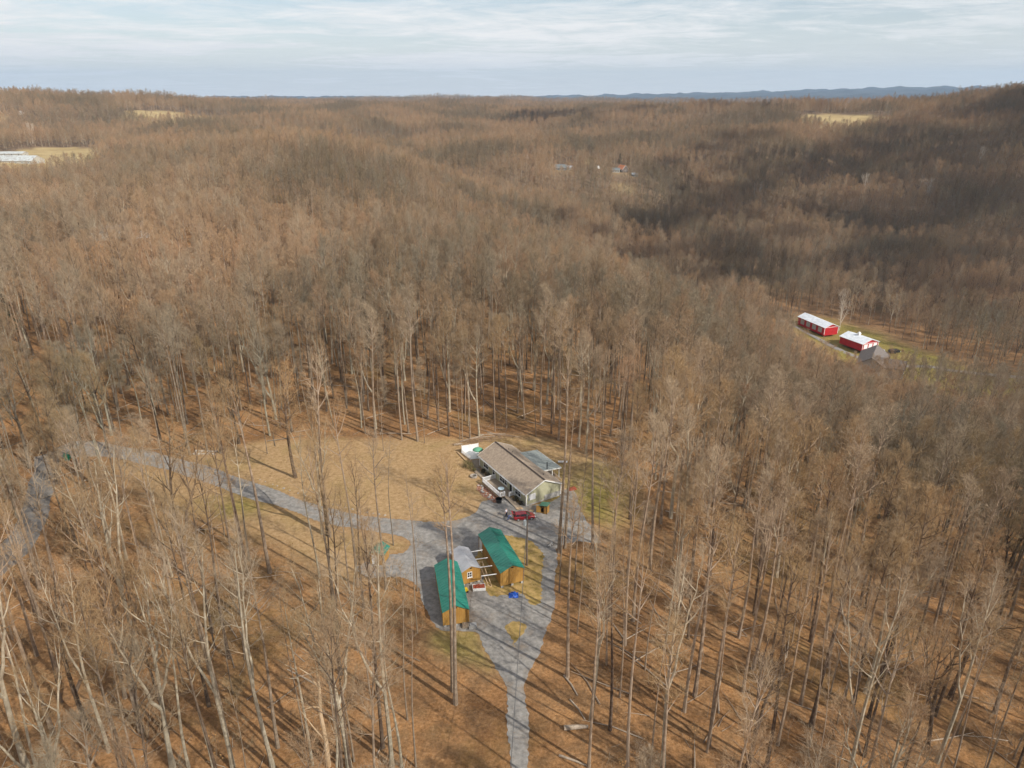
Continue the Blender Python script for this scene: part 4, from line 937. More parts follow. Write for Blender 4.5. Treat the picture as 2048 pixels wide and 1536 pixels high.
    # projecting wing towards the right
w = MB(); w.box((8.5, -3, 1), (7, 7, 4)); w.add([(12, -6.5, 3), (12, .5, 3), (12, -3, 5.2), (11.9, -6.5, 3), (11.9, .5, 3), (11.9, -3, 5.2)], [(0, 1, 2), (5, 4, 3), (0, 3, 4, 1), (1, 4, 5, 2), (2, 5, 3, 0)]); w.build('wing', M_tan, hv)
w = MB(); w.add([(1, -7, 2.9), (12.5, -7, 2.9), (12.5, -3, 5.3), (1, -3, 5.3), (12.5, 1, 2.9), (1, 1, 2.9)], [(0, 1, 2, 3), (3, 2, 4, 5)]); w.add([(1, -7, 2.75), (12.5, -7, 2.75), (12.5, -3, 5.15), (1, -3, 5.15), (12.5, 1, 2.75), (1, 1, 2.75)], [(3, 2, 1, 0), (5, 4, 2, 3)]); w.build('wing_roof', M_brown, hv)
for y_ in (-6, -2, 2, 6): window(hv, (-5, y_, 1.6), 1.1, 1.3, 'y', -1, 2)
window(hv, (12, -4, 1.7), 1.2, 1.3, 'y', 1, 2)
# cars and a boat trailer by the barns
def small_car(loc, rz, col, label):
    t = empty('parked_car', loc, rz, label, 'car', 'vehicles parked by the barns')
    m = mat('car paint', col, .3, coat=1.0)
    b = MB(); b.prism([(-2.2, .3), (2.2, .3), (2.25, .65), (1.9, .85), (1.0, .95), (-1.9, 1.0), (-2.2, .8)], -.88, .88); b.build('body', m, t)
    b = MB(); b.prism([(-1.8, .97), (1.0, .95), (.35, 1.45), (-1.4, 1.47)], -.74, .74); b.build('windows', M_carglass, t)
    b = MB(); b.prism([(-1.45, 1.46), (.4, 1.44), (.3, 1.5), (-1.35, 1.52)], -.76, .76); b.build('roof', m, t)
    for sx in (-1.35, 1.35):
        for sy in (-.8, .8): MB().tube([(sx, sy-.1, .32), (sx, sy+.1, .32)], .32, 14).build('wheel', M_rubber, t)
    return t
pz = -49
def onground(px, py):
    p = at(px, py, -48); return (p[0], p[1], hz(p[0], p[1])+.12)
small_car(onground(1759, 696), .4, (.62, .64, .66), 'silver car parked outside the red garage barn doors')
small_car(onground(1768, 692), 1.2, (.5, .52, .55), 'grey car parked on the grass right of the silver one')
dt = empty('utility_trailer', onground(1790, 694), .1, 'dark trailer with a pale tongue parked on the grass beyond the garage barn', 'trailer')
b_ = MB(); b_.prism([(-2.6, .5), (2.6, .5), (2.6, 1.5), (2.0, 1.9), (-2.2, 1.9), (-2.6, 1.5)], -1.1, 1.1); b_.build('body', M_black, dt)
MB().bar((2.6, 0, .5), (4.0, 0, .45), .12).build('tongue', M_vinyl, dt)
for sy in (-1.1, 1.1): MB().tube([(0, sy-.1, .35), (0, sy+.1, .35)], .35, 14).build('wheel', M_rubber, dt)

def far_house(px, py, d, rz, L, W, he, hp, mw, mr, label, win=3, name='house', cat='house', **k):
    t, rf = barn(px, py, d, rz, L, W, he, hp, mw, mr, label, name, cat, **k)
    for i in range(win): window(t, (0, L*(i+.5)/win, he*.55), 1.1, 1.2, 'y', -1, 2)
    if W > 5: window(t, (W/2, 0, he*.55), 1.2, 1.2, 'x', -1, 2)
    return t
HL = math.pi/2
M_dullr = mat('worn pale metal roof', (.50, .53, .52), .6, (.36, .35, .33), .35, lo=.45, hi=.6)
far_house(250, 437, 372, HL+.35, 15, 8, 3.0, 5.4, M_tan, M_brown, 'tan house with a brown roof almost hidden in the trees at left')
tt = far_house(258, 440, 366, .25, 7, 6, 2.8, 4.6, M_vinyl, M_brown, 'white gabled garage close beside the hidden tan house', 2, 'garage', 'garage')
far_house(62, 322, 838, HL-.1, 38, 18, 3.4, 7.6, M_tan, M_dullr, 'large pale farm building with a worn metal roof at the left edge', 6, 'barn', 'barn')
far_house(42, 300, 915, HL, 36, 10, 2.4, 4.2, M_tan, M_dullr, 'long narrow pale building just beyond the large farm building at the left edge', 5, 'barn', 'barn')
far_house(40, 240, 1270, .3, 6, 6, 3, 5, M_white, M_grsid, 'tiny white house below the hill skyline at far left')
far_house(512, 233, 1000, .35, 10, 8, 6, 9.5, M_vinyl, M_brown, 'white two-storey farmhouse with steep gable on the left ridge', 2)
far_house(438, 229, 1060, .3, 5, 5, 2.6, 4, M_vinyl, M_brown, 'tiny white outbuilding left of the ridge farmhouse', 0, 'outbuilding', 'outbuilding')
far_house(905, 276, 935, HL, 11, 6, 2.8, 4.4, M_vinyl, M_grsid, 'small white house with dark roof, leftmost of the far valley houses')
far_house(1110, 279, 985, HL-.05, 17, 7, 3.0, 5.0, M_vinyl, M_grsid, 'long white house with a grey roof highest in the far valley')
far_house(1050, 306, 800, .3, 4, 4, 2.6, 3.8, M_vinyl, M_whroof, 'tiny pale outbuilding left of the dark grey cottage', 0, 'outbuilding', 'outbuilding')
far_house(1133, 322, 745, HL-.1, 11, 7, 3.2, 5.8, M_grsid, M_grsid, 'dark grey cottage with a porch roof in the far valley')
far_house(1146, 321, 750, HL, 5, 5, 2.8, 4.0, M_tan, M_whroof, 'pale garage attached beside the dark grey cottage', 0, 'garage', 'garage')
far_house(1196, 313, 770, .3, 2.5, 2.5, 2.4, 3.4, M_vinyl, M_whroof, 'tiny white hut between the grey cottage and the orange roofed house', 0, 'outbuilding', 'outbuilding')
M_rust = mat('orange roof', (.62, .20, .07), .6, (.50, .22, .12), 1)
far_house(1240, 320, 760, HL-.2, 7, 6, 2.8, 4.6, M_tan, M_grsid, 'low grey house left of the orange roofed house')
far_house(1246, 321, 762, .5, 9, 7, 3.0, 6.6, M_brown, M_rust, 'steep orange roofed house in the far valley')
far_house(1278, 322, 755, HL, 6, 5, 2.4, 3.8, M_grsid, M_steel, 'grey shed right of the orange roofed house', 1, 'outbuilding', 'outbuilding')

# ------------------------------------------------------------------ trees
def bark_mat(name, cols, pale):
    m = bpy.data.materials.new(name); m.use_nodes = True; nt = m.node_tree; n = nt.nodes; l = nt.links
    b = n['Principled BSDF']; b.inputs['Roughness'].default_value = .9; b.inputs['Specular IOR Level'].default_value = .2
    oi = n.new('ShaderNodeObjectInfo'); r = n.new('ShaderNodeValToRGB'); l.new(oi.outputs['Random'], r.inputs[0]); e = r.color_ramp.elements
    while len(e) < len(cols): e.new(.5)
    for i, c in enumerate(cols): e[i].position = i/(len(cols)-1); e[i].color = (*c, 1)
    tc = n.new('ShaderNodeTexCoord'); t = n.new('ShaderNodeTexNoise'); t.inputs['Scale'].default_value = 1.6; t.inputs['Detail'].default_value = 6; l.new(tc.outputs['Object'], t.inputs['Vector'])
    mr = n.new('ShaderNodeMapRange'); l.new(t.outputs['Fac'], mr.inputs[0]); mr.inputs[1].default_value = .42; mr.inputs[2].default_value = .66; mr.inputs[4].default_value = .85
    mx = n.new('ShaderNodeMix'); mx.data_type = 'RGBA'; l.new(mr.outputs[0], mx.inputs['Factor']); l.new(r.outputs[0], mx.inputs['A']); mx.inputs['B'].default_value = (*pale, 1)
    # whole patches of the wood differ in tone (species)
    ge = n.new('ShaderNodeNewGeometry'); t2 = n.new('ShaderNodeTexNoise'); t2.inputs['Scale'].default_value = .011; t2.inputs['Detail'].default_value = 4; l.new(ge.outputs['Position'], t2.inputs['Vector'])
    r2 = n.new('ShaderNodeValToRGB'); l.new(t2.outputs['Fac'], r2.inputs[0]); e = r2.color_ramp.elements
    e[0].position = .40; e[0].color = (.68, .68, .66, 1); e[1].position = .60; e[1].color = (1.20, 1.06, .97, 1)
    m2 = n.new('ShaderNodeMix'); m2.data_type = 'RGBA'; m2.blend_type = 'MULTIPLY'; m2.inputs['Factor'].default_value = 1; l.new(mx.outputs['Result'], m2.inputs['A']); l.new(r2.outputs[0], m2.inputs['B'])
    l.new(m2.outputs['Result'], b.inputs['Base Color']); return m
M_bark = bark_mat('grey brown bark', [(.175, .135, .10), (.255, .205, .155), (.215, .17, .125), (.30, .25, .20)], (.37, .32, .255))
M_bpale = bark_mat('pale lichened bark', [(.29, .265, .205), (.36, .335, .265), (.265, .24, .185)], (.50, .48, .39))
M_bdark = bark_mat('dark bark', [(.085, .06, .045), (.12, .09, .065)], (.20, .165, .13))
M_twig = bark_mat('brown twigs', [(.235, .175, .10), (.30, .22, .118), (.275, .18, .098), (.245, .195, .125), (.325, .22, .112), (.225, .19, .125)], (.37, .295, .18))
M_twigf = bark_mat('rosy brown twigs', [(.275, .195, .122), (.34, .245, .15), (.315, .20, .125), (.285, .22, .15), (.36, .245, .145), (.255, .21, .15)], (.40, .32, .21))
M_twigg = bark_mat('grey twigs', [(.28, .23, .165), (.335, .285, .205), (.27, .21, .145)], (.41, .35, .255))
M_leaf = bark_mat('dry orange leaves', [(.34, .18, .07), (.40, .24, .10)], (.45, .28, .12))
M_pine = bark_mat('dark evergreen needles', [(.012, .03, .014), (.02, .04, .018)], (.03, .055, .025))
MATS = [M_bark, M_bpale, M_bdark, M_twig, M_twigg, M_leaf, M_pine]

def gen(seed, H=30, r0=.26, hb=.5, spread=4.4, forks=0, nl=15, nb=6, nt=6, nf=5, wt=.020, wf=.013, sides=7, curve=.5, leaves=0, leaf_s=.10, tipup=.5, lean=0.0, wander=.35):
    """returns trunk arrays and crown arrays (verts, faces)"""
    rr = random.Random(seed); T = ([], []); C = ([], []); Lf = ([], [])
    def addtube(dst, pts, rad, n):
        b = len(dst[0]); k = len(pts)
        for i, p in enumerate(pts):
            d = pts[min(i+1, k-1)]-pts[max(i-1, 0)]
            ref = Vector((1, 0, 0)) if abs(d.x) < .7*d.length else Vector((0, 1, 0))
            x = d.cross(ref); x.normalize(); y = d.cross(x); y.normalize()
            for j in range(n):
                a = 6.28319*j/n; dst[0].append(p+(x*math.cos(a)+y*math.sin(a))*rad[i])
        for i in range(k-1):
            for j in range(n): dst[1].append((b+i*n+j, b+i*n+(j+1) % n, b+(i+1)*n+(j+1) % n, b+(i+1)*n+j))
    def tri(dst, p, q, w):
        d = q-p; s = d.cross(Vector((rr.uniform(-1, 1), rr.uniform(-1, 1), rr.uniform(-1, 1))))
        if s.length < 1e-5: return
        s.normalize(); b = len(dst[0]); dst[0].extend((p-s*w*.5, p+s*w*.5, q)); dst[1].append((b, b+1, b+2))
    def rod(dst, p, q, w):      # thin three-sided spike
        d = q-p; ref = Vector((rr.uniform(-1, 1), rr.uniform(-1, 1), rr.uniform(-1, 1))); s = d.cross(ref)
        if s.length < 1e-5: return
        s.normalize(); u = d.cross(s).normalized(); b = len(dst[0])
        dst[0].extend((p+s*w*.5, p-s*w*.25+u*w*.43, p-s*w*.25-u*w*.43, q)); dst[1].extend(((b, b+1, b+3), (b+1, b+2, b+3), (b+2, b, b+3)))
    def perp(d, az):
        ref = Vector((0, 0, 1)) if abs(d.z) < .9 else Vector((1, 0, 0)); x = d.cross(ref).normalized(); y = d.cross(x).normalized(); return x*math.cos(az)+y*math.sin(az)
    def path(p, d, L, k, up, wob):
        pts = [p.copy()]; d = d.normalized()
        for i in range(k):
            d = (d+Vector((rr.gauss(0, wob), rr.gauss(0, wob), rr.gauss(0, wob*.5)+up/k))).normalized(); p = p+d*(L/k); pts.append(p.copy())
        return pts
    def interp(pts, t):
        k = len(pts)-1; f = min(t*k, k-.0001); i = int(f); return pts[i].lerp(pts[i+1], f-i), (pts[i+1]-pts[i]).normalized()
    stems = []
    ph = rr.uniform(0, 6.28); ph2 = rr.uniform(0, 6.28); K = 10
    def main(x, y, z0, z1, r, dx, dy, k):
        z1 = z1*.90; pts = []; rad = []
        for i in range(k+1):
            t = i/k; z = z0+(z1-z0)*t
            wx = wander*math.sin(ph+z/H*5)*t; wy = wander*math.cos(ph2+z/H*4)*t
            pts.append(Vector((x+dx*(t**.8)+wx, y+dy*(t**.8)+wy, z))); rad.append(r*(1-.86*t**1.1))
        return pts, rad
    lx, ly = lean*math.cos(ph)*H, lean*math.sin(ph)*H
    p, rad = main(0, 0, -.6, H, r0, lx, ly, K); rad[0] *= 1.35
    stems.append((p, rad, hb))
    for f in range(forks):
        t = rr.uniform(.22, .5) if forks > 1 else rr.uniform(.28, .45); q, dq = interp(p, t); a = ph+2.4*f+rr.uniform(-.3, .3); rl = rad[int(t*K)]*.82; sp = rr.uniform(.10, .2)*H
        h1 = H*rr.uniform(.78, .90)
        pts2 = [q]; k2 = 7
        for i in range(1, k2+1):
            u = i/k2; pts2.append(Vector((q.x+math.cos(a)*sp*(u**.75)+rr.gauss(0, .12), q.y+math.sin(a)*sp*(u**.75)+rr.gauss(0, .12), q.z+(h1-q.z)*u)))
        stems.append((pts2, [rl*(1-.88*(i/k2)) for i in range(k2+1)], max(.12, (hb*H-q.z)/(h1-q.z))))
    for pts, rd, hb_ in stems: addtube(T, pts, rd, sides)
    ns = len(stems)
    for si, (pts, rd, hb_) in enumerate(stems):
        n_l = nl if si == 0 else int(nl*.7)
        for i in range(n_l):
            u = (i+rr.random())/n_l; t = hb_+(1-hb_)*u*.97; p0, ax = interp(pts, t); az = i*2.4+rr.uniform(-.6, .6)+si
            ang = R(62-40*u+rr.uniform(-9, 9)); prof = (.62+.38*math.sin(math.pi*min(1, u*.9+.1)))*(1-.28*u**3)
            L = spread*prof*rr.uniform(.75, 1.2)/(1 if ns == 1 else 1.15); d = ax*math.cos(ang)+perp(ax, az)*math.sin(ang)
            rl = max(.022, min(.09, .019*L))*(r0/.26)**.5
            lp = path(p0, d, L, 4, curve*1.25, .075); addtube(T if L > spread*.6 else C, lp, [rl, rl*.8, rl*.6, rl*.4, rl*.15], 4 if sides > 4 else 3)
            for b in range(nb):
                tb = .2+.8*(b+rr.random())/nb; p1, ax1 = interp(lp, tb); Lb = L*rr.uniform(.3, .52)*(1.15-.5*tb); d1 = ax1*.75+perp(ax1, b*2.4+rr.uniform(-.5, .5))*.68
                bp = path(p1, d1, Lb, 2, tipup*.7, .10)
                if nf: addtube(C, bp, [rl*.38, rl*.28, rl*.06], 3)
                else: rod(C, bp[0], bp[-1], wt*1.2)
                for w in range(nt):
                    tw = .15+.85*(w+rr.random())/nt; p2, ax2 = interp(bp, tw); Lt = rr.uniform(.55, 1.15)*(Lb*.38+.35); d2 = (ax2*.8+perp(ax2, w*2.4+rr.uniform(-.6, .6))*.62+Vector((0, 0, tipup*.35))).normalized()
                    q2 = p2+d2*Lt; tri(C, p2, q2, wt) if nf == 0 else rod(C, p2, q2, wt)
                    for f in range(nf):
                        tf = .2+.8*rr.random(); p3 = p2.lerp(q2, tf); d3 = (d2*.8+perp(d2, rr.uniform(0, 6.28))*.6+Vector((0, 0, tipup*.25))).normalized(); q3 = p3+d3*rr.uniform(.3, .7); tri(C, p3, q3, wf)
                        if leaves and rr.random() < leaves:
                            c = q3; s = leaf_s; u1 = Vector((rr.uniform(-1, 1), rr.uniform(-1, 1), rr.uniform(-1, 1))).normalized()*s; v1 = u1.cross(d3).normalized()*s*.7; b0 = len(Lf[0]); Lf[0].extend((c-u1, c+v1, c+u1, c-v1)); Lf[1].append((b0, b0+1, b0+2, b0+3))
    return T, C, Lf

def mesh_from(name, groups):
    """groups: [(verts, faces, material)] -> mesh"""
    vs = []; fs = []; mi = []; mats = []
    for v, f, m in groups:
        if not f: continue
        b = len(vs); vs += v; k = len(mats); mats.append(m)
        for q in f: fs.append(tuple(i+b for i in q)); mi.append(k)
    me = bpy.data.meshes.new(name); me.from_pydata([tuple(v) for v in vs], [], fs)
    for m in mats: me.materials.append(m)
    me.polygons.foreach_set('material_index', mi); me.update(); return me

def gen_pine(seed, H=18, n=900):
    rr = random.Random(seed); T = MB(); T.tube([(0, 0, -.5), (0, 0, H*.5), (0, 0, H)], [.25, .15, .02], 6, cap=False); C = ([], [])
    for i in range(n):
        u = rr.random()**.8; z = H*(.12+.88*u); rad = (1-u)*H*.2+.3; a = rr.uniform(0, 6.28); r = rad*rr.uniform(.3, 1); p = Vector((math.cos(a)*r, math.sin(a)*r, z)); q = p+Vector((math.cos(a)*.9, math.sin(a)*.9, -.3)); s = Vector((-math.sin(a), math.cos(a), .3))*.45
        b = len(C[0]); C[0].extend((p-s, p+s, q)); C[1].append((b, b+1, b+2))
    return ([Vector(v) for v in T.v], T.f), C, ([], [])

# kinds of near trees: (look word, parameters, bark, twig material)
KINDS = [
 ('tall straight', dict(H=32, r0=.22, hb=.66, spread=3.7, nl=13, wander=.4), M_bark, M_twig),
 ('tall straight', dict(H=34, r0=.25, hb=.66, spread=4.0, nl=13, wander=.6), M_bark, M_twigg),
 ('slender grey', dict(H=28, r0=.13, hb=.64, spread=2.4, nl=11, nb=5, nt=5, nf=3, wander=.5), M_bark, M_twig),
 ('slender grey', dict(H=24, r0=.10, hb=.6, spread=2.0, nl=10, nb=4, nt=5, nf=3, wander=.5), M_bark, M_twigg),
 ('pale forked', dict(H=30, r0=.25, hb=.55, spread=4.2, forks=1, nl=13, wander=.7), M_bpale, M_twigg),
 ('pale many-stemmed', dict(H=30, r0=.32, hb=.52, spread=4.4, forks=3, nl=11, wander=.6), M_bpale, M_twig),
 ('dark crooked', dict(H=26, r0=.34, hb=.4, spread=5.6, forks=1, curve=.35, wander=1.2), M_bdark, M_twig),
 ('dark straight', dict(H=31, r0=.22, hb=.64, spread=3.8, nl=13, wander=.5), M_bdark, M_twig),
 ('wide crowned', dict(H=27, r0=.33, hb=.36, spread=6.2, forks=2, nl=15, curve=.45, wander=.6), M_bark, M_twig),
 ('orange-leaved', dict(H=24, r0=.2, hb=.35, spread=4.2, leaves=.16, nt=6, nf=4, wander=.6), M_bark, M_twig),
 ('very tall clean-trunked', dict(H=36, r0=.28, hb=.74, spread=3.4, nl=12, wander=.3), M_bark, M_twig),
 ('pale slim', dict(H=27, r0=.17, hb=.5, spread=3.0, nl=13, nb=5, wander=.8), M_bpale, M_twig),
]
KM = []
for i, (w, kw, mb_, mt_) in enumerate(KINDS):
    T, C, Lf = gen(100+i, **kw)
    KM.append((mesh_from('trunk', [(T[0], T[1], mb_)]), mesh_from('crown', [(C[0], C[1], mt_), (Lf[0], Lf[1], M_leaf)])))

KM2 = []; BUSHY = []
for i, (w, kw, mb_, mt_) in enumerate(KINDS):
    k2 = dict(kw); k2['spread'] = kw['spread']*1.0; k2['hb'] = max(.34, kw['hb']); k2['nl'] = 15; k2['nb'] = 7; k2['nt'] = 8; k2['nf'] = 4; k2['wt'] = .025; k2['wf'] = .018; k2['curve'] = .4; k2['H'] = kw['H']*.97
    T, C, Lf = gen(150+i, **k2); BUSHY.append((T, C, Lf))
    KM2.append((mesh_from('trunk', [(T[0], T[1], mb_)]), mesh_from('crown', [(C[0], C[1], mt_), (Lf[0], Lf[1], M_leaf)])))

TRACED = [(745,1250,2),(728,1215,7),(760,1300,3),(715,1300,0),  # base pixel x, y, kind
 (1135,1355,10),(1118.7,1184.5,2),(1117.7,1105,10),(1129.7,1096,10),(1148.7,1186,2),(1154.4,1266.8,3),(1185,1097.5,10),(1195.6,1143,3),(1359,1227,2),(1376,1278,7),(1432,1360,7),(1508,1227,7),
 (1506,1230,3),(1541,1328,7),(1620,1452,7),(1619,1493,2),(1674,1449,3),(1676,1534,3),(1737,1436,7),(1744,1357,7),(1763,1362,7),(1707,1408,7),(1688,1400,2),(1660,1389,3),(1620,1284,7),(1584,1284,3),
 (1807,1347,3),(1794,1313,3),(1899,1398,6),(1873,1525,4),(1854,1499,6),(1791,1534,3),(1555,1490,0),(1532,1534,7),(1729,1215,7),(1718,1215,7),
 (911,1408,10),(905.7,1382,10),(832,1534,2),(803,1534,11),(783.5,1534,4),(815,1440,2),(754,1389,0),(748.7,1441,2),(698,1534,5),(708,1523,2),(766,1495,7),(680.6,1534,2),(625,1530,11),(611,1488,3),
 (546,1534,4),(556,1495,1),(668,1244,7),(673,1248,0),(682,1349,7),(659.7,1073,1),(654,1070,7),(465.6,1534,4),(426,1534,11),(377.6,1534,11),(346,1534,5),(272.6,1534,2),(176,1455,6),(218.6,1503,4),
 (72,1534,11),(52.5,1534,5),(120.7,1357,0),(123.5,1404,2),(73.8,1311.5,0),(366,1368,3),(332,1333,2),(380,1321,3),(465.6,1387,3),(355,1250,0),(484,1230.6,7),(301,1245,2),
 (174,1059,2),(191,1026.6,3),(136.7,1067.6,7),(253,1119,4),(415,902,1),(441,907,0),(478.5,888,6),(465,859,2),(540,871,4),(656,1071,11),(215,898,5),(376,1153,6),(345,1153,11),(495.6,1153,7),(441,1156,3),
 (534.8,907,3),(646,1068,5),(751.6,874.5,1),(767,902,3),(804,880,0),(835.5,882,1),(849,886,3),(898,872.5,7),(919.5,878,3),(925,878,2),(940,877,0),(958.6,872.5,4),(990,863,2),(1013,855,0),(1072,872.5,2),(1103,867,7),(1117,880,1),
 (591,955,6),(1178,1534,0),(1182,1440,4),(1220,1460,7),(1255,1534,0),(1213,1330,2),(1250,1290,0),(1300,1534,2),(1326,1534,4),(1495,1534,6),(1345,1120,7),(1420,1150,7),(1280,1210,3),(1290,1340,2)]

class Pts: pass
prs = np.random.RandomState(11)
used = []
ind = []          # individuals: x, y, kind, rot, scale
for (a, b, k) in TRACED:
    if a > 1150 and b < 1600:          # the slope falls away on the right: march down the ray to the ground
        z = 0.0
        for _ in range(12): p = at(a, b, z); z = hz(p[0], p[1])
    else: p = at(a, b, 0.0)
    ind.append((p[0], p[1], k)); used.append((p[0], p[1]))
KILL = [smooth_poly(DRIVE, 1), LAWN1, LAWN3, HOUSE_AREA, ROADP, BARN_OPEN]

def blocked(x, y):
    m = np.zeros(x.shape, bool)
    for p in KILL: m |= inpoly(x, y, p)
    m |= inpoly(x, y, LAWN2) & (prs.rand(*x.shape) < .8)
    m |= field_mask(x, y, True) > .3
    for (cx, cy_, r) in HOLES: m |= np.hypot(x-cx, y-cy_) < r
    return m
HOLES = []
for (px_, py_, d_, r_) in ((232, 437, 368, 12), (30, 320, 832, 36), (12, 300, 925, 30), (512, 233, 1000, 16), (889, 276, 935, 12), (1090, 279, 985, 14), (1125, 322, 745, 14), (1246, 321, 760, 14), (40, 240, 1270, 12)):
    u = px_-1024.0; v = 768.0-py_; azz = math.degrees(math.atan2(u, FPX*math.cos(PITCH)+v*math.sin(PITCH))); x_, y_ = pol(azz, d_); HOLES.append((x_, y_, r_)); HOLES.append((*pol(azz, d_-r_-6), r_*.8)); HOLES.append((*pol(azz, d_-r_*2-12), r_*.7))
for (px_, d_, r_) in ((1622, 390, 17), (1660, 372, 17), (1640, 350, 15), (1700, 345, 16), (1730, 335, 14), (1745, 322, 9), (1760, 345, 14), (1690, 322, 9), (1650, 330, 8)):
    x_, y_ = pol(math.degrees(math.atan2(px_-1024.0, FPX*math.cos(PITCH)+90*math.sin(PITCH))), d_); HOLES.append((x_, y_, r_))
HOLES.append((P2.x, P2.y, 4)); HOLES.append((h1[0], h1[1], 13)); HOLES.append((b1a[0]-8, b1a[1]+14, 20)); HOLES.append((b2a[0]-4, b2a[1]+6, 14))
DX_ = [(-7.0, 20), (7.0, 20), (7.0, 62), (-7.0, 62)]; KILL.append(DX_)
KILL.append(g([(846, 1225), (862, 1420), (846, 1560), (800, 2300), (1250, 2300), (1172, 1560), (1168, 1300), (1190, 1100), (1060, 1080), (900, 1080)]))

def scatter(d0, d1, s, azlo, azhi):
    R_ = d1; nx = int(2*R_/s); xs = np.arange(-R_, R_, s); ys = np.arange(-20 if d0 < 100 else 0, R_, s)
    # only columns in the wedge
    X, Y = np.meshgrid(xs, ys); X = X+((np.arange(len(ys)) % 2)*s*.5)[:, None]
    X = X+prs.uniform(-.46, .46, X.shape)*s; Y = Y+prs.uniform(-.46, .46, Y.shape)*s
    D = np.hypot(X, Y); A = np.degrees(np.arctan2(X, Y)); m = (D >= d0) & (D < d1) & (A > azlo) & (A < azhi)
    return X[m], Y[m]

# visibility of far ground: running horizon per azimuth
AZV = np.linspace(-46, 46, 369); DV = np.concatenate([np.arange(20, 400, 8), 400*1.02**np.arange(0, 130)])
GA, GD = np.meshgrid(np.radians(AZV), DV, indexing='ij'); GZ = height(GD*np.sin(GA), GD*np.cos(GA))
ANG = (GZ+12-EYE)/GD; RUN = np.maximum.accumulate(ANG, axis=1)
def visible(x, y, z, top=34, margin=.006):
    d = np.hypot(x, y); a = np.degrees(np.arctan2(x, y)); ia = np.clip(np.rint(np.interp(a, AZV, np.arange(len(AZV)))).astype(int), 0, len(AZV)-1)
    idd = np.clip(np.interp(d*.96, DV, np.arange(len(DV))).astype(int)-1, 0, len(DV)-1)
    return ((z+top-EYE)/d > RUN[ia, idd]-margin) | (d < 260)

nx_, ny_ = scatter(14, 260, 5.0, -62, 75)
b = blocked(nx_, ny_); nx_, ny_ = nx_[~b], ny_[~b]
U = np.array(used); keep = np.array([np.min(np.hypot(U[:, 0]-x, U[:, 1]-y)) > 3.0 for x, y in zip(nx_, ny_)]); nx_, ny_ = nx_[keep], ny_[keep]
# thin the floor where the photograph shows open ground between the trunks
az_ = np.degrees(np.arctan2(nx_, ny_)); dd_ = np.hypot(nx_, ny_)
thin = np.where((dd_ < 118) & (az_ > -2), .46, np.where((dd_ < 90), .48, .15)); thin = np.where((az_ < -12) & (az_ > -33.5) & (dd_ > 60) & (dd_ < 150), np.where(dd_ < 104, .60, .80), thin); thin = np.where((az_ < -30) & (az_ > -33.5) & (dd_ > 84) & (dd_ < 150), .62, thin); thin = np.where((az_ < -33.5) & (dd_ < 150), .35, thin); thin = np.where((dd_ > 118) & (az_ > 8) & (dd_ < 260), .04, thin)
kp = prs.rand(len(nx_)) > thin; nx_, ny_ = nx_[kp], ny_[kp]
nz_ = height(nx_, ny_)
def in_frame(x, y, z):
    zz = z-EYE; d = y*math.cos(PITCH)-zz*math.sin(PITCH); up = y*math.sin(PITCH)+zz*math.cos(PITCH); px = 1024+FPX*x/d; py = 768-FPX*up/d
    return px, py, d
px_, py_, dp_ = in_frame(nx_, ny_, nz_+12)
inf = (px_ > -30) & (px_ < 2078) & (py_ < 1600) & (dp_ > 10)
order = np.argsort(np.where(inf, dp_, 1e9)); n_ind = max(0, 300-len(ind)); sel = set(order[:n_ind].tolist())
kind_p = np.array([.19, .16, .17, .11, .07, .04, .02, .12, .03, .02, .03, .06]); kind_p /= kind_p.sum()
nk = prs.choice(len(KINDS), len(nx_), p=kind_p)
for i in sel: ind.append((nx_[i], ny_[i], int(nk[i])))
near_rest = [i for i in range(len(nx_)) if i not in sel]

# individual trees; the label names the look, the nearest landmark and the rank among its like
LM = [('the red hatchback', 2.2, 111.4), ('the far end of the house', -6.7, 131.2), ('the long teal roofed shed', 0, 96.), ('the grey roofed shed', -7.5, 94.5), ('the shed behind branches', -9.5, 85.), ('the orange garden shed', -22.6, 98.5),
      ('the green trash bin', -94.6, 134.), ('the rock pile', -67.2, 136.7), ('the bottom of the drive', .9, 60.), ('the grass island in the drive', .5, 84.), ('the blue tarpaulin', .2, 89.8), ('the back porch', 8.5, 129.), ('the thick fallen log', 9.6, 66.), ('the right edge', 56., 82.), ('the lower left corner', -40., 59.), ('the lower right corner', 42., 62.), ('the top of the lawn', -38., 143.), ('the left bend of the drive', -50., 122.)]
counts = {}; tl = []
for (x, y, k) in ind:
    j = min(range(len(LM)), key=lambda q: math.hypot(LM[q][1]-x, LM[q][2]-y)); tl.append((j, k, math.hypot(LM[j][1]-x, LM[j][2]-y)))
ranks = {}
for i, (j, k, d_) in enumerate(tl): ranks.setdefault((j, KINDS[k][0]), []).append((d_, i))
lab = {}
def ordinal(n):
    return ordn[n] if n < len(ordn) else '%dth' % (n+1)
for (j, w), lst in ranks.items():
    lst.sort()
    for r_, (d_, i) in enumerate(lst):
        a = 'tree'
        lab[i] = ('%s %s, %s nearest of its kind to %s' % (w, a, ordinal(r_) if r_ else 'the', LM[j][0])).replace('the nearest of its kind', 'nearest of its kind')
ri = random.Random(77)
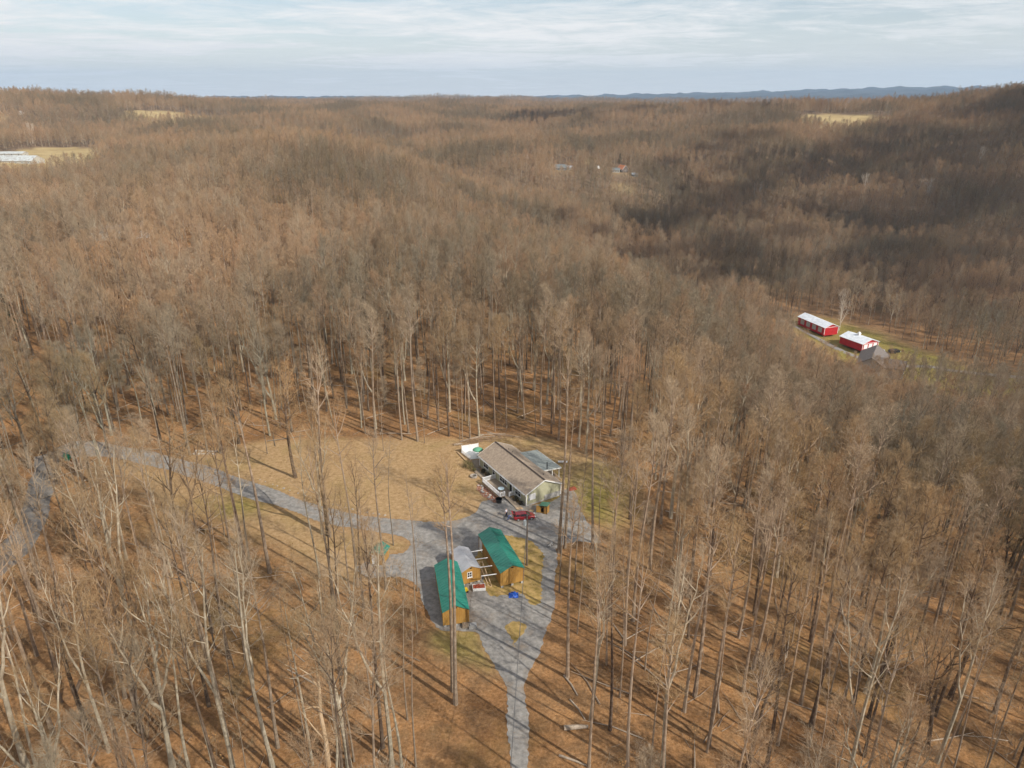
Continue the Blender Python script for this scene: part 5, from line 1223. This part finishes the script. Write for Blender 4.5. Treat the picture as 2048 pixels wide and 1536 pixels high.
for i, (x, y, k) in enumerate(ind):
    t = bpy.data.objects.new('bare_tree', None); COL.objects.link(t); t.location = (x, y, hz(x, y)-.1); t.rotation_euler = (ri.uniform(-.03, .03), ri.uniform(-.03, .03), ri.uniform(0, 6.28)); s = ri.uniform(.86, 1.14); t.scale = (s, s, s*ri.uniform(.92, 1.06))
    t.empty_display_size = .5
    tag(t, lab[i], 'tree', 'bare hardwood trees around the clearing')
    far_ = math.hypot(x, y) > 118 or (math.degrees(math.atan2(x, y)) > 9 and math.hypot(x, y) > 84)
    for nm, me in zip(('trunk', 'crown'), (KM2 if far_ else KM)[k]):
        o = bpy.data.objects.new(nm, me); o.parent = t; COL.objects.link(o)

# the broken dead tree
sg = empty('dead_tree', at(657, 1532), 0, 'broken dead tree with stripped pale orange wood, standing in the lower left wood', 'tree')
s_ = MB(); s_.tube([(0, 0, -.4), (.1, 0, 4), (-.15, .1, 8), (.15, 0, 12), (.1, 0, 15.5)], [.3, .25, .22, .17, .05], 8); s_.build('trunk', mat('bare dead wood', (.55, .42, .28), .85, (.40, .27, .15), 2, stretch=(1, 1, .2)), sg)
s_ = MB(); s_.tube([(0, 0, 12), (-.8, .2, 13.5), (-1.8, .2, 14.4)], [.12, .09, .03], 6); s_.tube([(0, 0, 9), (-.8, -.5, 9.6), (-1.6, -.8, 9.5)], [.09, .06, .02], 6); s_.tube([(0, 0, 4), (-1.0, -.1, 6.0), (-2.2, 0, 8.4)], [.1, .07, .02], 6); s_.build('branch', bpy.data.materials['bare dead wood'], sg)

# ------------------------------------------------------------------ the rest of the wood: one object, scattered with geometry nodes
PROTO = []       # (trunk verts+faces, crown, leaves, bark, twig, leaf)
def pr_add(seed, mb_, mt_, **kw): PROTO.append((*gen(seed, **kw), mb_, mt_))
N0 = len(KINDS)
for i, (w, kw, mb_, mt_) in enumerate(KINDS): PROTO.append((*BUSHY[i], mb_, M_twigf if mt_ == M_twig else mt_))
A1 = len(PROTO)
for i in range(9):
    kw = [dict(spread=5.4, hb=.42), dict(spread=5.8, hb=.40, forks=1), dict(spread=4.8, hb=.5, H=25), dict(spread=6.2, hb=.33, forks=1), dict(spread=5.0, hb=.45, H=26), dict(spread=4.2, hb=.45, H=24), dict(spread=6.0, hb=.36), dict(spread=5.0, hb=.42), dict(spread=4.4, hb=.3, H=19)][i]
    kw = {**dict(H=25, r0=.2, nl=16, nb=7, nt=9, nf=0, wt=.055, tipup=.3, curve=.4, sides=4, wander=.6), **kw}
    pr_add(300+i, [M_bark, M_bpale, M_bark, M_bdark, M_bark, M_bpale, M_bdark, M_bark, M_bark][i], [M_twigf, M_twigg, M_twigf, M_twigf, M_twigg, M_twigf, M_twig, M_twigf, M_twigf][i], **kw)
A2_ = len(PROTO)
for i in range(8):
    kw = {**dict(H=21, r0=.2, nl=14, nb=6, nt=8, nf=0, wt=.12, sides=3, wander=.5, hb=.30, spread=5.8, tipup=.2, curve=.3), **[dict(), dict(spread=6.6), dict(H=18), dict(forks=1), dict(spread=5), dict(hb=.22), dict(), dict(H=23)][i]}
    pr_add(400+i, [M_bark, M_bpale, M_bark, M_bdark, M_bark, M_bpale, M_bark, M_bpale][i], [M_twigf, M_twigf, M_twigg, M_twigf, M_twig, M_twigf, M_twigf, M_twigf][i], **kw)
A3_ = len(PROTO)

def make_scatter(name, protos, X, Y, V, S, label, cat, zoff=-.1):
    vs = []; fs = []; mi = []; mats = []; pid = []
    def midx(m):
        if m not in mats: mats.append(m)
        return mats.index(m)
    for k, (T, C, Lf, mb_, mt_) in enumerate(protos):
        for (v, f), m in ((T, mb_), (C, mt_), (Lf, M_leaf)):
            if not f: continue
            b = len(vs); vs += [tuple(q) for q in v]; pid += [k]*len(v); q_ = midx(m)
            for face in f: fs.append(tuple(i+b for i in face)); mi.append(q_)
    n0 = len(vs); Z = height(X, Y)+zoff
    me = bpy.data.meshes.new(name); me.from_pydata(vs+list(zip(X.tolist(), Y.tolist(), Z.tolist())), [], fs)
    for m in mats: me.materials.append(m)
    me.polygons.foreach_set('material_index', mi)
    nn = len(X); pid = np.array(pid+[-1]*nn, np.int32); vid = np.concatenate([np.full(n0, -1), V]).astype(np.int32)
    rot = np.zeros((n0+nn, 3), np.float32); rot[n0:, 2] = prs.uniform(0, 6.28, nn); rot[n0:, :2] = prs.normal(0, .035, (nn, 2))
    scl = np.ones((n0+nn, 3), np.float32); scl[n0:] = S[:, None]; scl[n0:, 2] *= prs.uniform(.88, 1.12, nn)
    a = me.attributes.new('proto', 'INT', 'POINT'); a.data.foreach_set('value', pid)
    a = me.attributes.new('vid', 'INT', 'POINT'); a.data.foreach_set('value', vid)
    a = me.attributes.new('rot', 'FLOAT_VECTOR', 'POINT'); a.data.foreach_set('vector', rot.ravel())
    a = me.attributes.new('scl', 'FLOAT_VECTOR', 'POINT'); a.data.foreach_set('vector', scl.ravel())
    o = bpy.data.objects.new(name, me); COL.objects.link(o); tag(o, label, cat, kind='stuff')
    ng = bpy.data.node_groups.new(name, 'GeometryNodeTree'); ng.interface.new_socket('Geometry', in_out='INPUT', socket_type='NodeSocketGeometry'); ng.interface.new_socket('Geometry', in_out='OUTPUT', socket_type='NodeSocketGeometry')
    n = ng.nodes; l = ng.links; gi = n.new('NodeGroupInput'); go = n.new('NodeGroupOutput')
    def attr(nm, ty):
        q = n.new('GeometryNodeInputNamedAttribute'); q.data_type = ty; q.inputs['Name'].default_value = nm; return q.outputs['Attribute']
    ap = attr('proto', 'INT'); av = attr('vid', 'INT'); ar = attr('rot', 'FLOAT_VECTOR'); as_ = attr('scl', 'FLOAT_VECTOR')
    def eq(src, val):
        c = n.new('FunctionNodeCompare'); c.data_type = 'INT'; c.operation = 'EQUAL'
        ins = [s for s in c.inputs if s.type == 'INT' and s.enabled] or [c.inputs[2], c.inputs[3]]
        l.new(src, ins[0]); ins[1].default_value = val; return c.outputs[0]
    sp = n.new('GeometryNodeSeparateGeometry'); sp.domain = 'POINT'; l.new(gi.outputs[0], sp.inputs['Geometry']); l.new(eq(ap, -1), sp.inputs['Selection'])
    jn = n.new('GeometryNodeJoinGeometry')
    for k in range(len(protos)):
        s = n.new('GeometryNodeSeparateGeometry'); s.domain = 'POINT'; l.new(gi.outputs[0], s.inputs['Geometry']); l.new(eq(ap, k), s.inputs['Selection'])
        ip = n.new('GeometryNodeInstanceOnPoints'); l.new(sp.outputs[0], ip.inputs['Points']); l.new(eq(av, k), ip.inputs['Selection']); l.new(s.outputs[0], ip.inputs['Instance'])
        l.new(ar, ip.inputs['Rotation']); l.new(as_, ip.inputs['Scale']); l.new(ip.outputs[0], jn.inputs[0])
    l.new(jn.outputs[0], go.inputs[0])
    md = o.modifiers.new('scatter', 'NODES'); md.node_group = ng
    return o

xs_, ys_, vv, ss = [], [], [], []
nr = np.array(near_rest, int); xs_.append(nx_[nr]); ys_.append(ny_[nr]); vv.append(nk[nr]); ss.append(prs.uniform(.85, 1.12, len(nr)))
def band(d0, d1, s, lo, hi, v0, v1, smin, smax, cull=True, weights=None):
    x, y = scatter(d0, d1, s, lo, hi); b = blocked(x, y); x, y = x[~b], y[~b]; z = height(x, y)
    if cull: m = visible(x, y, z); x, y = x[m], y[m]
    xs_.append(x); ys_.append(y); vv.append(prs.choice(np.arange(v0, v1), len(x), p=weights)); ss.append(prs.uniform(smin, smax, len(x)))
band(260, 330, 5.6, -42, 46, 0, N0, .8, 1.02, weights=kind_p)
band(330, 620, 6.0, -41, 43, A1, A2_, .72, 1.02)
band(620, 1200, 7.0, -40, 40, A2_, A3_, .72, 1.05)
band(1200, 2600, 8.5, -40, 40, A2_, A3_, .78, 1.1)
band(2600, 5200, 17, -40, 40, A2_, A3_, .9, 1.4)
X_ = np.concatenate(xs_); Y_ = np.concatenate(ys_); V_ = np.concatenate(vv); S_ = np.concatenate(ss)
print('FOREST', len(X_), [len(a) for a in xs_])
make_scatter('forest', PROTO, X_, Y_, V_, S_, 'leafless brown hardwood forest covering the hills and valley', 'forest')

# saplings and brush on the forest floor
SAP = []
for i in range(4):
    SAP.append((*gen(500+i, H=[6, 8, 4, 9][i], r0=.035, hb=.2, spread=[1.3, 1.5, 1.2, 1.4][i], nl=9, nb=3, nt=3, nf=2, wt=.018, wf=.014, sides=3, leaves=[0, .0, .25, 0][i], wander=.4), M_bark, [M_twig, M_twigg, M_twig, M_twig][i]))
ux, uy = scatter(20, 300, 4.6, -46, 60); b = blocked(ux, uy) | inpoly(ux, uy, LAWN2); ux, uy = ux[~b], uy[~b]
uz = height(ux, uy); m = (prs.rand(len(ux)) > .62); ux, uy = ux[m], uy[m]
make_scatter('undergrowth', SAP, ux, uy, prs.randint(0, 4, len(ux)), prs.uniform(.5, 1.25, len(ux)), 'thin saplings and twiggy brush on the forest floor', 'undergrowth')

# fallen branches strewn through the leaves
fbx, fby = scatter(28, 190, 2.6, -46, 50); b = blocked(fbx, fby); fbx, fby = fbx[~b], fby[~b]; kk = prs.rand(len(fbx)) < .45; fbx, fby = fbx[kk], fby[kk]; fbz = height(fbx, fby)
fb = MB(); rr = random.Random(21)
for x, y, z in zip(fbx, fby, fbz):
    a = rr.uniform(0, 3.14); Lb = rr.choice([.8, 1.2, 2, 3, 5, 8])*rr.uniform(.6, 1.1); r = .012+.012*Lb; dv = Vector((math.cos(a), math.sin(a), 0))*Lb/2; c0 = Vector((x, y, z+r+.04)); fb.mi = rr.randint(0, 1)
    e1 = c0-dv; e2 = c0+dv; e1.z = hz(e1.x, e1.y)+r+.04; e2.z = hz(e2.x, e2.y)+r*.5+.05+rr.uniform(0, .25)
    fb.tube([e1, c0+Vector((rr.uniform(-.08, .08)*Lb, rr.uniform(-.05, .05)*Lb, .02)), e2], [r, r*.8, r*.3], 4, cap=False)
tag(fb.build('fallen_branches', [M_bark, bpy.data.materials['bleached log']], fix=False), 'fallen sticks and branches strewn over the leaf litter', 'branches', kind='stuff')

# white sycamores and evergreens that stand out in the valley woods
ST = gen(601, H=27, r0=.5, hb=.3, spread=7, forks=3, nl=12, nb=5, nt=5, nf=0, wt=.09, sides=6, curve=.5, wander=.8)
M_syc = bark_mat('white sycamore bark', [(.42, .40, .34), (.50, .47, .41)], (.58, .56, .50))
stm = mesh_from('trunk', [(ST[0][0], ST[0][1], M_syc)]); scm = mesh_from('crown', [(ST[1][0], ST[1][1], M_syc)])
ray_ts = np.concatenate([np.arange(100, 400, 2.), np.arange(400, 2500, 5.)])
def ray_ground(px, py, lift=0.0):
    u = px-1024.0; v = 768.0-py; Yd = FPX*math.cos(PITCH)+v*math.sin(PITCH); Zd = -FPX*math.sin(PITCH)+v*math.cos(PITCH); h = math.hypot(u, Yd)
    X = u/h*ray_ts; Y = Yd/h*ray_ts; Z = EYE+Zd/h*ray_ts; g_ = height(X, Y)+lift; below = np.nonzero(Z < g_)[0]
    i = below[0] if len(below) else len(ray_ts)-1; return X[i], Y[i], height(X[i:i+1], Y[i:i+1])[0]
for i, (a, b, lb) in enumerate(((1686, 615, 'white sycamore just above the long red barn'), (1732, 365, 'white sycamore in the middle of the right hillside'), (1858, 378, 'white sycamore right of the middle one on the right hillside'), (1962, 312, 'pale sycamore high on the hillside near the right edge'), (1512, 385, 'pale sycamore in the valley centre right'), (60, 262, 'pale sycamore on the far left slope'), (1690, 590, 'tall sycamore behind the long red barn'), (1790, 600, 'sycamore standing at the dark slope right of the barns'))):
    x, y, z = ray_ground(a, b, 14); t = empty('sycamore_tree', (x, y, z-.2), i*1.3, lb, 'tree', 'white sycamores in the valley')
    t.scale = (.62, .62, .68) if i in (0, 6, 7) else (.85, .85, .9)
    for nm, me in (('trunk', stm), ('crown', scm)): o = bpy.data.objects.new(nm, me); o.parent = t; COL.objects.link(o)
pT, pC, _ = gen_pine(1); ptm = mesh_from('trunk', [(pT[0], pT[1], M_bdark)]); pcm = mesh_from('crown', [(pC[0], pC[1], M_pine)])
for i, (a, b, s, lb) in enumerate(((606, 232, 1.0, 'dark evergreen beside the ridge farmhouse, right one'), (578, 226, .7, 'dark evergreen beside the ridge farmhouse, left one'), (1240, 318, .6, 'small dark evergreen by the orange roofed house'), (1932, 252, .8, 'lone dark green evergreen high on the right hillside'), (12, 640, .9, 'dark green evergreen at the left edge above the road'), (1652, 722, .45, 'small evergreen left of the valley house'), (1672, 712, .35, 'smaller evergreen close to the valley house'))):
    if i < 2: az = math.degrees(math.atan2(a-1024, FPX*math.cos(PITCH)+(768-b)*math.sin(PITCH))); x, y = pol(az, 960); z = hz(x, y)
    else: x, y, z = ray_ground(a, b, 6)
    t = empty('evergreen_tree', (x, y, z-.2), i, lb, 'tree', 'evergreens'); t.scale = (s, s, s)
    for nm, me in (('trunk', ptm), ('crown', pcm)): o = bpy.data.objects.new(nm, me); o.parent = t; COL.objects.link(o)
# tree line along the hilltop field on the right
for i in range(16):
    az = 20.9+i*.36+ri.uniform(-.1, .1); x, y = pol(az, 1335+ri.uniform(-12, 12)); k = ri.choice([0, 1, 8, 6])
    t = empty('bare_tree', (x, y, hz(x, y)), ri.uniform(0, 6), 'bare tree on the skyline behind the hilltop field, %s from the left' % ordn[i], 'tree', 'row of trees on the hilltop field skyline'); s = ri.uniform(.5, .85); t.scale = (s*1.2, s*1.2, s)
    for nm, me in zip(('trunk', 'crown'), KM[k]): o = bpy.data.objects.new(nm, me); o.parent = t; COL.objects.link(o)

# ------------------------------------------------------------------ air
hzv = MB().box((0, 0, 190), (33000, 33000, 680)); ho = hzv.build('haze', [], fix=True)
hm_ = bpy.data.materials.new('thin air'); hm_.use_nodes = True; nt_ = hm_.node_tree; nt_.nodes.clear()
ov = nt_.nodes.new('ShaderNodeOutputMaterial'); pv = nt_.nodes.new('ShaderNodeVolumePrincipled'); pv.inputs['Density'].default_value = 6.5e-5; pv.inputs['Color'].default_value = (.54, .75, 1.0, 1); pv.inputs['Anisotropy'].default_value = 0.1
nt_.links.new(pv.outputs[0], ov.inputs['Volume']); ho.data.materials.append(hm_); tag(ho, 'pale blue haze in the air', 'haze', kind='stuff')

# ------------------------------------------------------------------ unseen clouds added right of the view to shade the hillside and far ridge
M_cloud = mat('cloud', (.85, .86, .88), 1.0, spec=0)
def cloud(az, d, rx, ry, label, seed, n=420, alt=900.0):
    rr = random.Random(seed); px0, py0 = pol(az, d); off = alt/math.tan(R(SUN_EL)); cx = px0+math.sin(R(SUN_AZ))*off; cy0 = py0+math.cos(R(SUN_AZ))*off
    bm = bmesh.new(); bmesh.ops.create_icosphere(bm, subdivisions=2, radius=1.0); bv = [v.co.copy() for v in bm.verts]; bf = [tuple(v.index for v in f.verts) for f in bm.faces]; bm.free()
    m = MB()
    for i in range(n):  # puffs leave gaps so the cast shade stays partial
        a = rr.uniform(0, 6.283); u = rr.random()**.62*1.05; wob = 1+.25*math.sin(3*a+seed)+.15*math.sin(5*a)
        s = (27-10*min(u, 1))*rr.uniform(.5, 1.2); c = Vector((math.cos(a)*u*rx*wob, math.sin(a)*u*ry*wob, rr.uniform(0, 1)*60*(1-min(1, u)**2)))
        m.add([Vector((v.x*s, v.y*s, max(v.z, -.25)*s*.7))+c for v in bv], bf)
    o = m.build('cloud', M_cloud, fix=False, smooth=True); o.location = (cx, cy0, alt); o.rotation_euler = (0, 0, -R(az)); tag(o, label, 'cloud', 'added shade clouds, unseen beyond the right of the view'); return o
cloud(30, 700, 260, 260, 'broad white cloud, added out of view to shade the right hillside', 1, 230)
cloud(35, 1150, 220, 300, 'tall white cloud, added out of view to shade the hill at the right edge', 3, 230)
cloud(7, 1330, 260, 130, 'smaller white cloud, added out of view to shade the far central ridge', 2, 80)
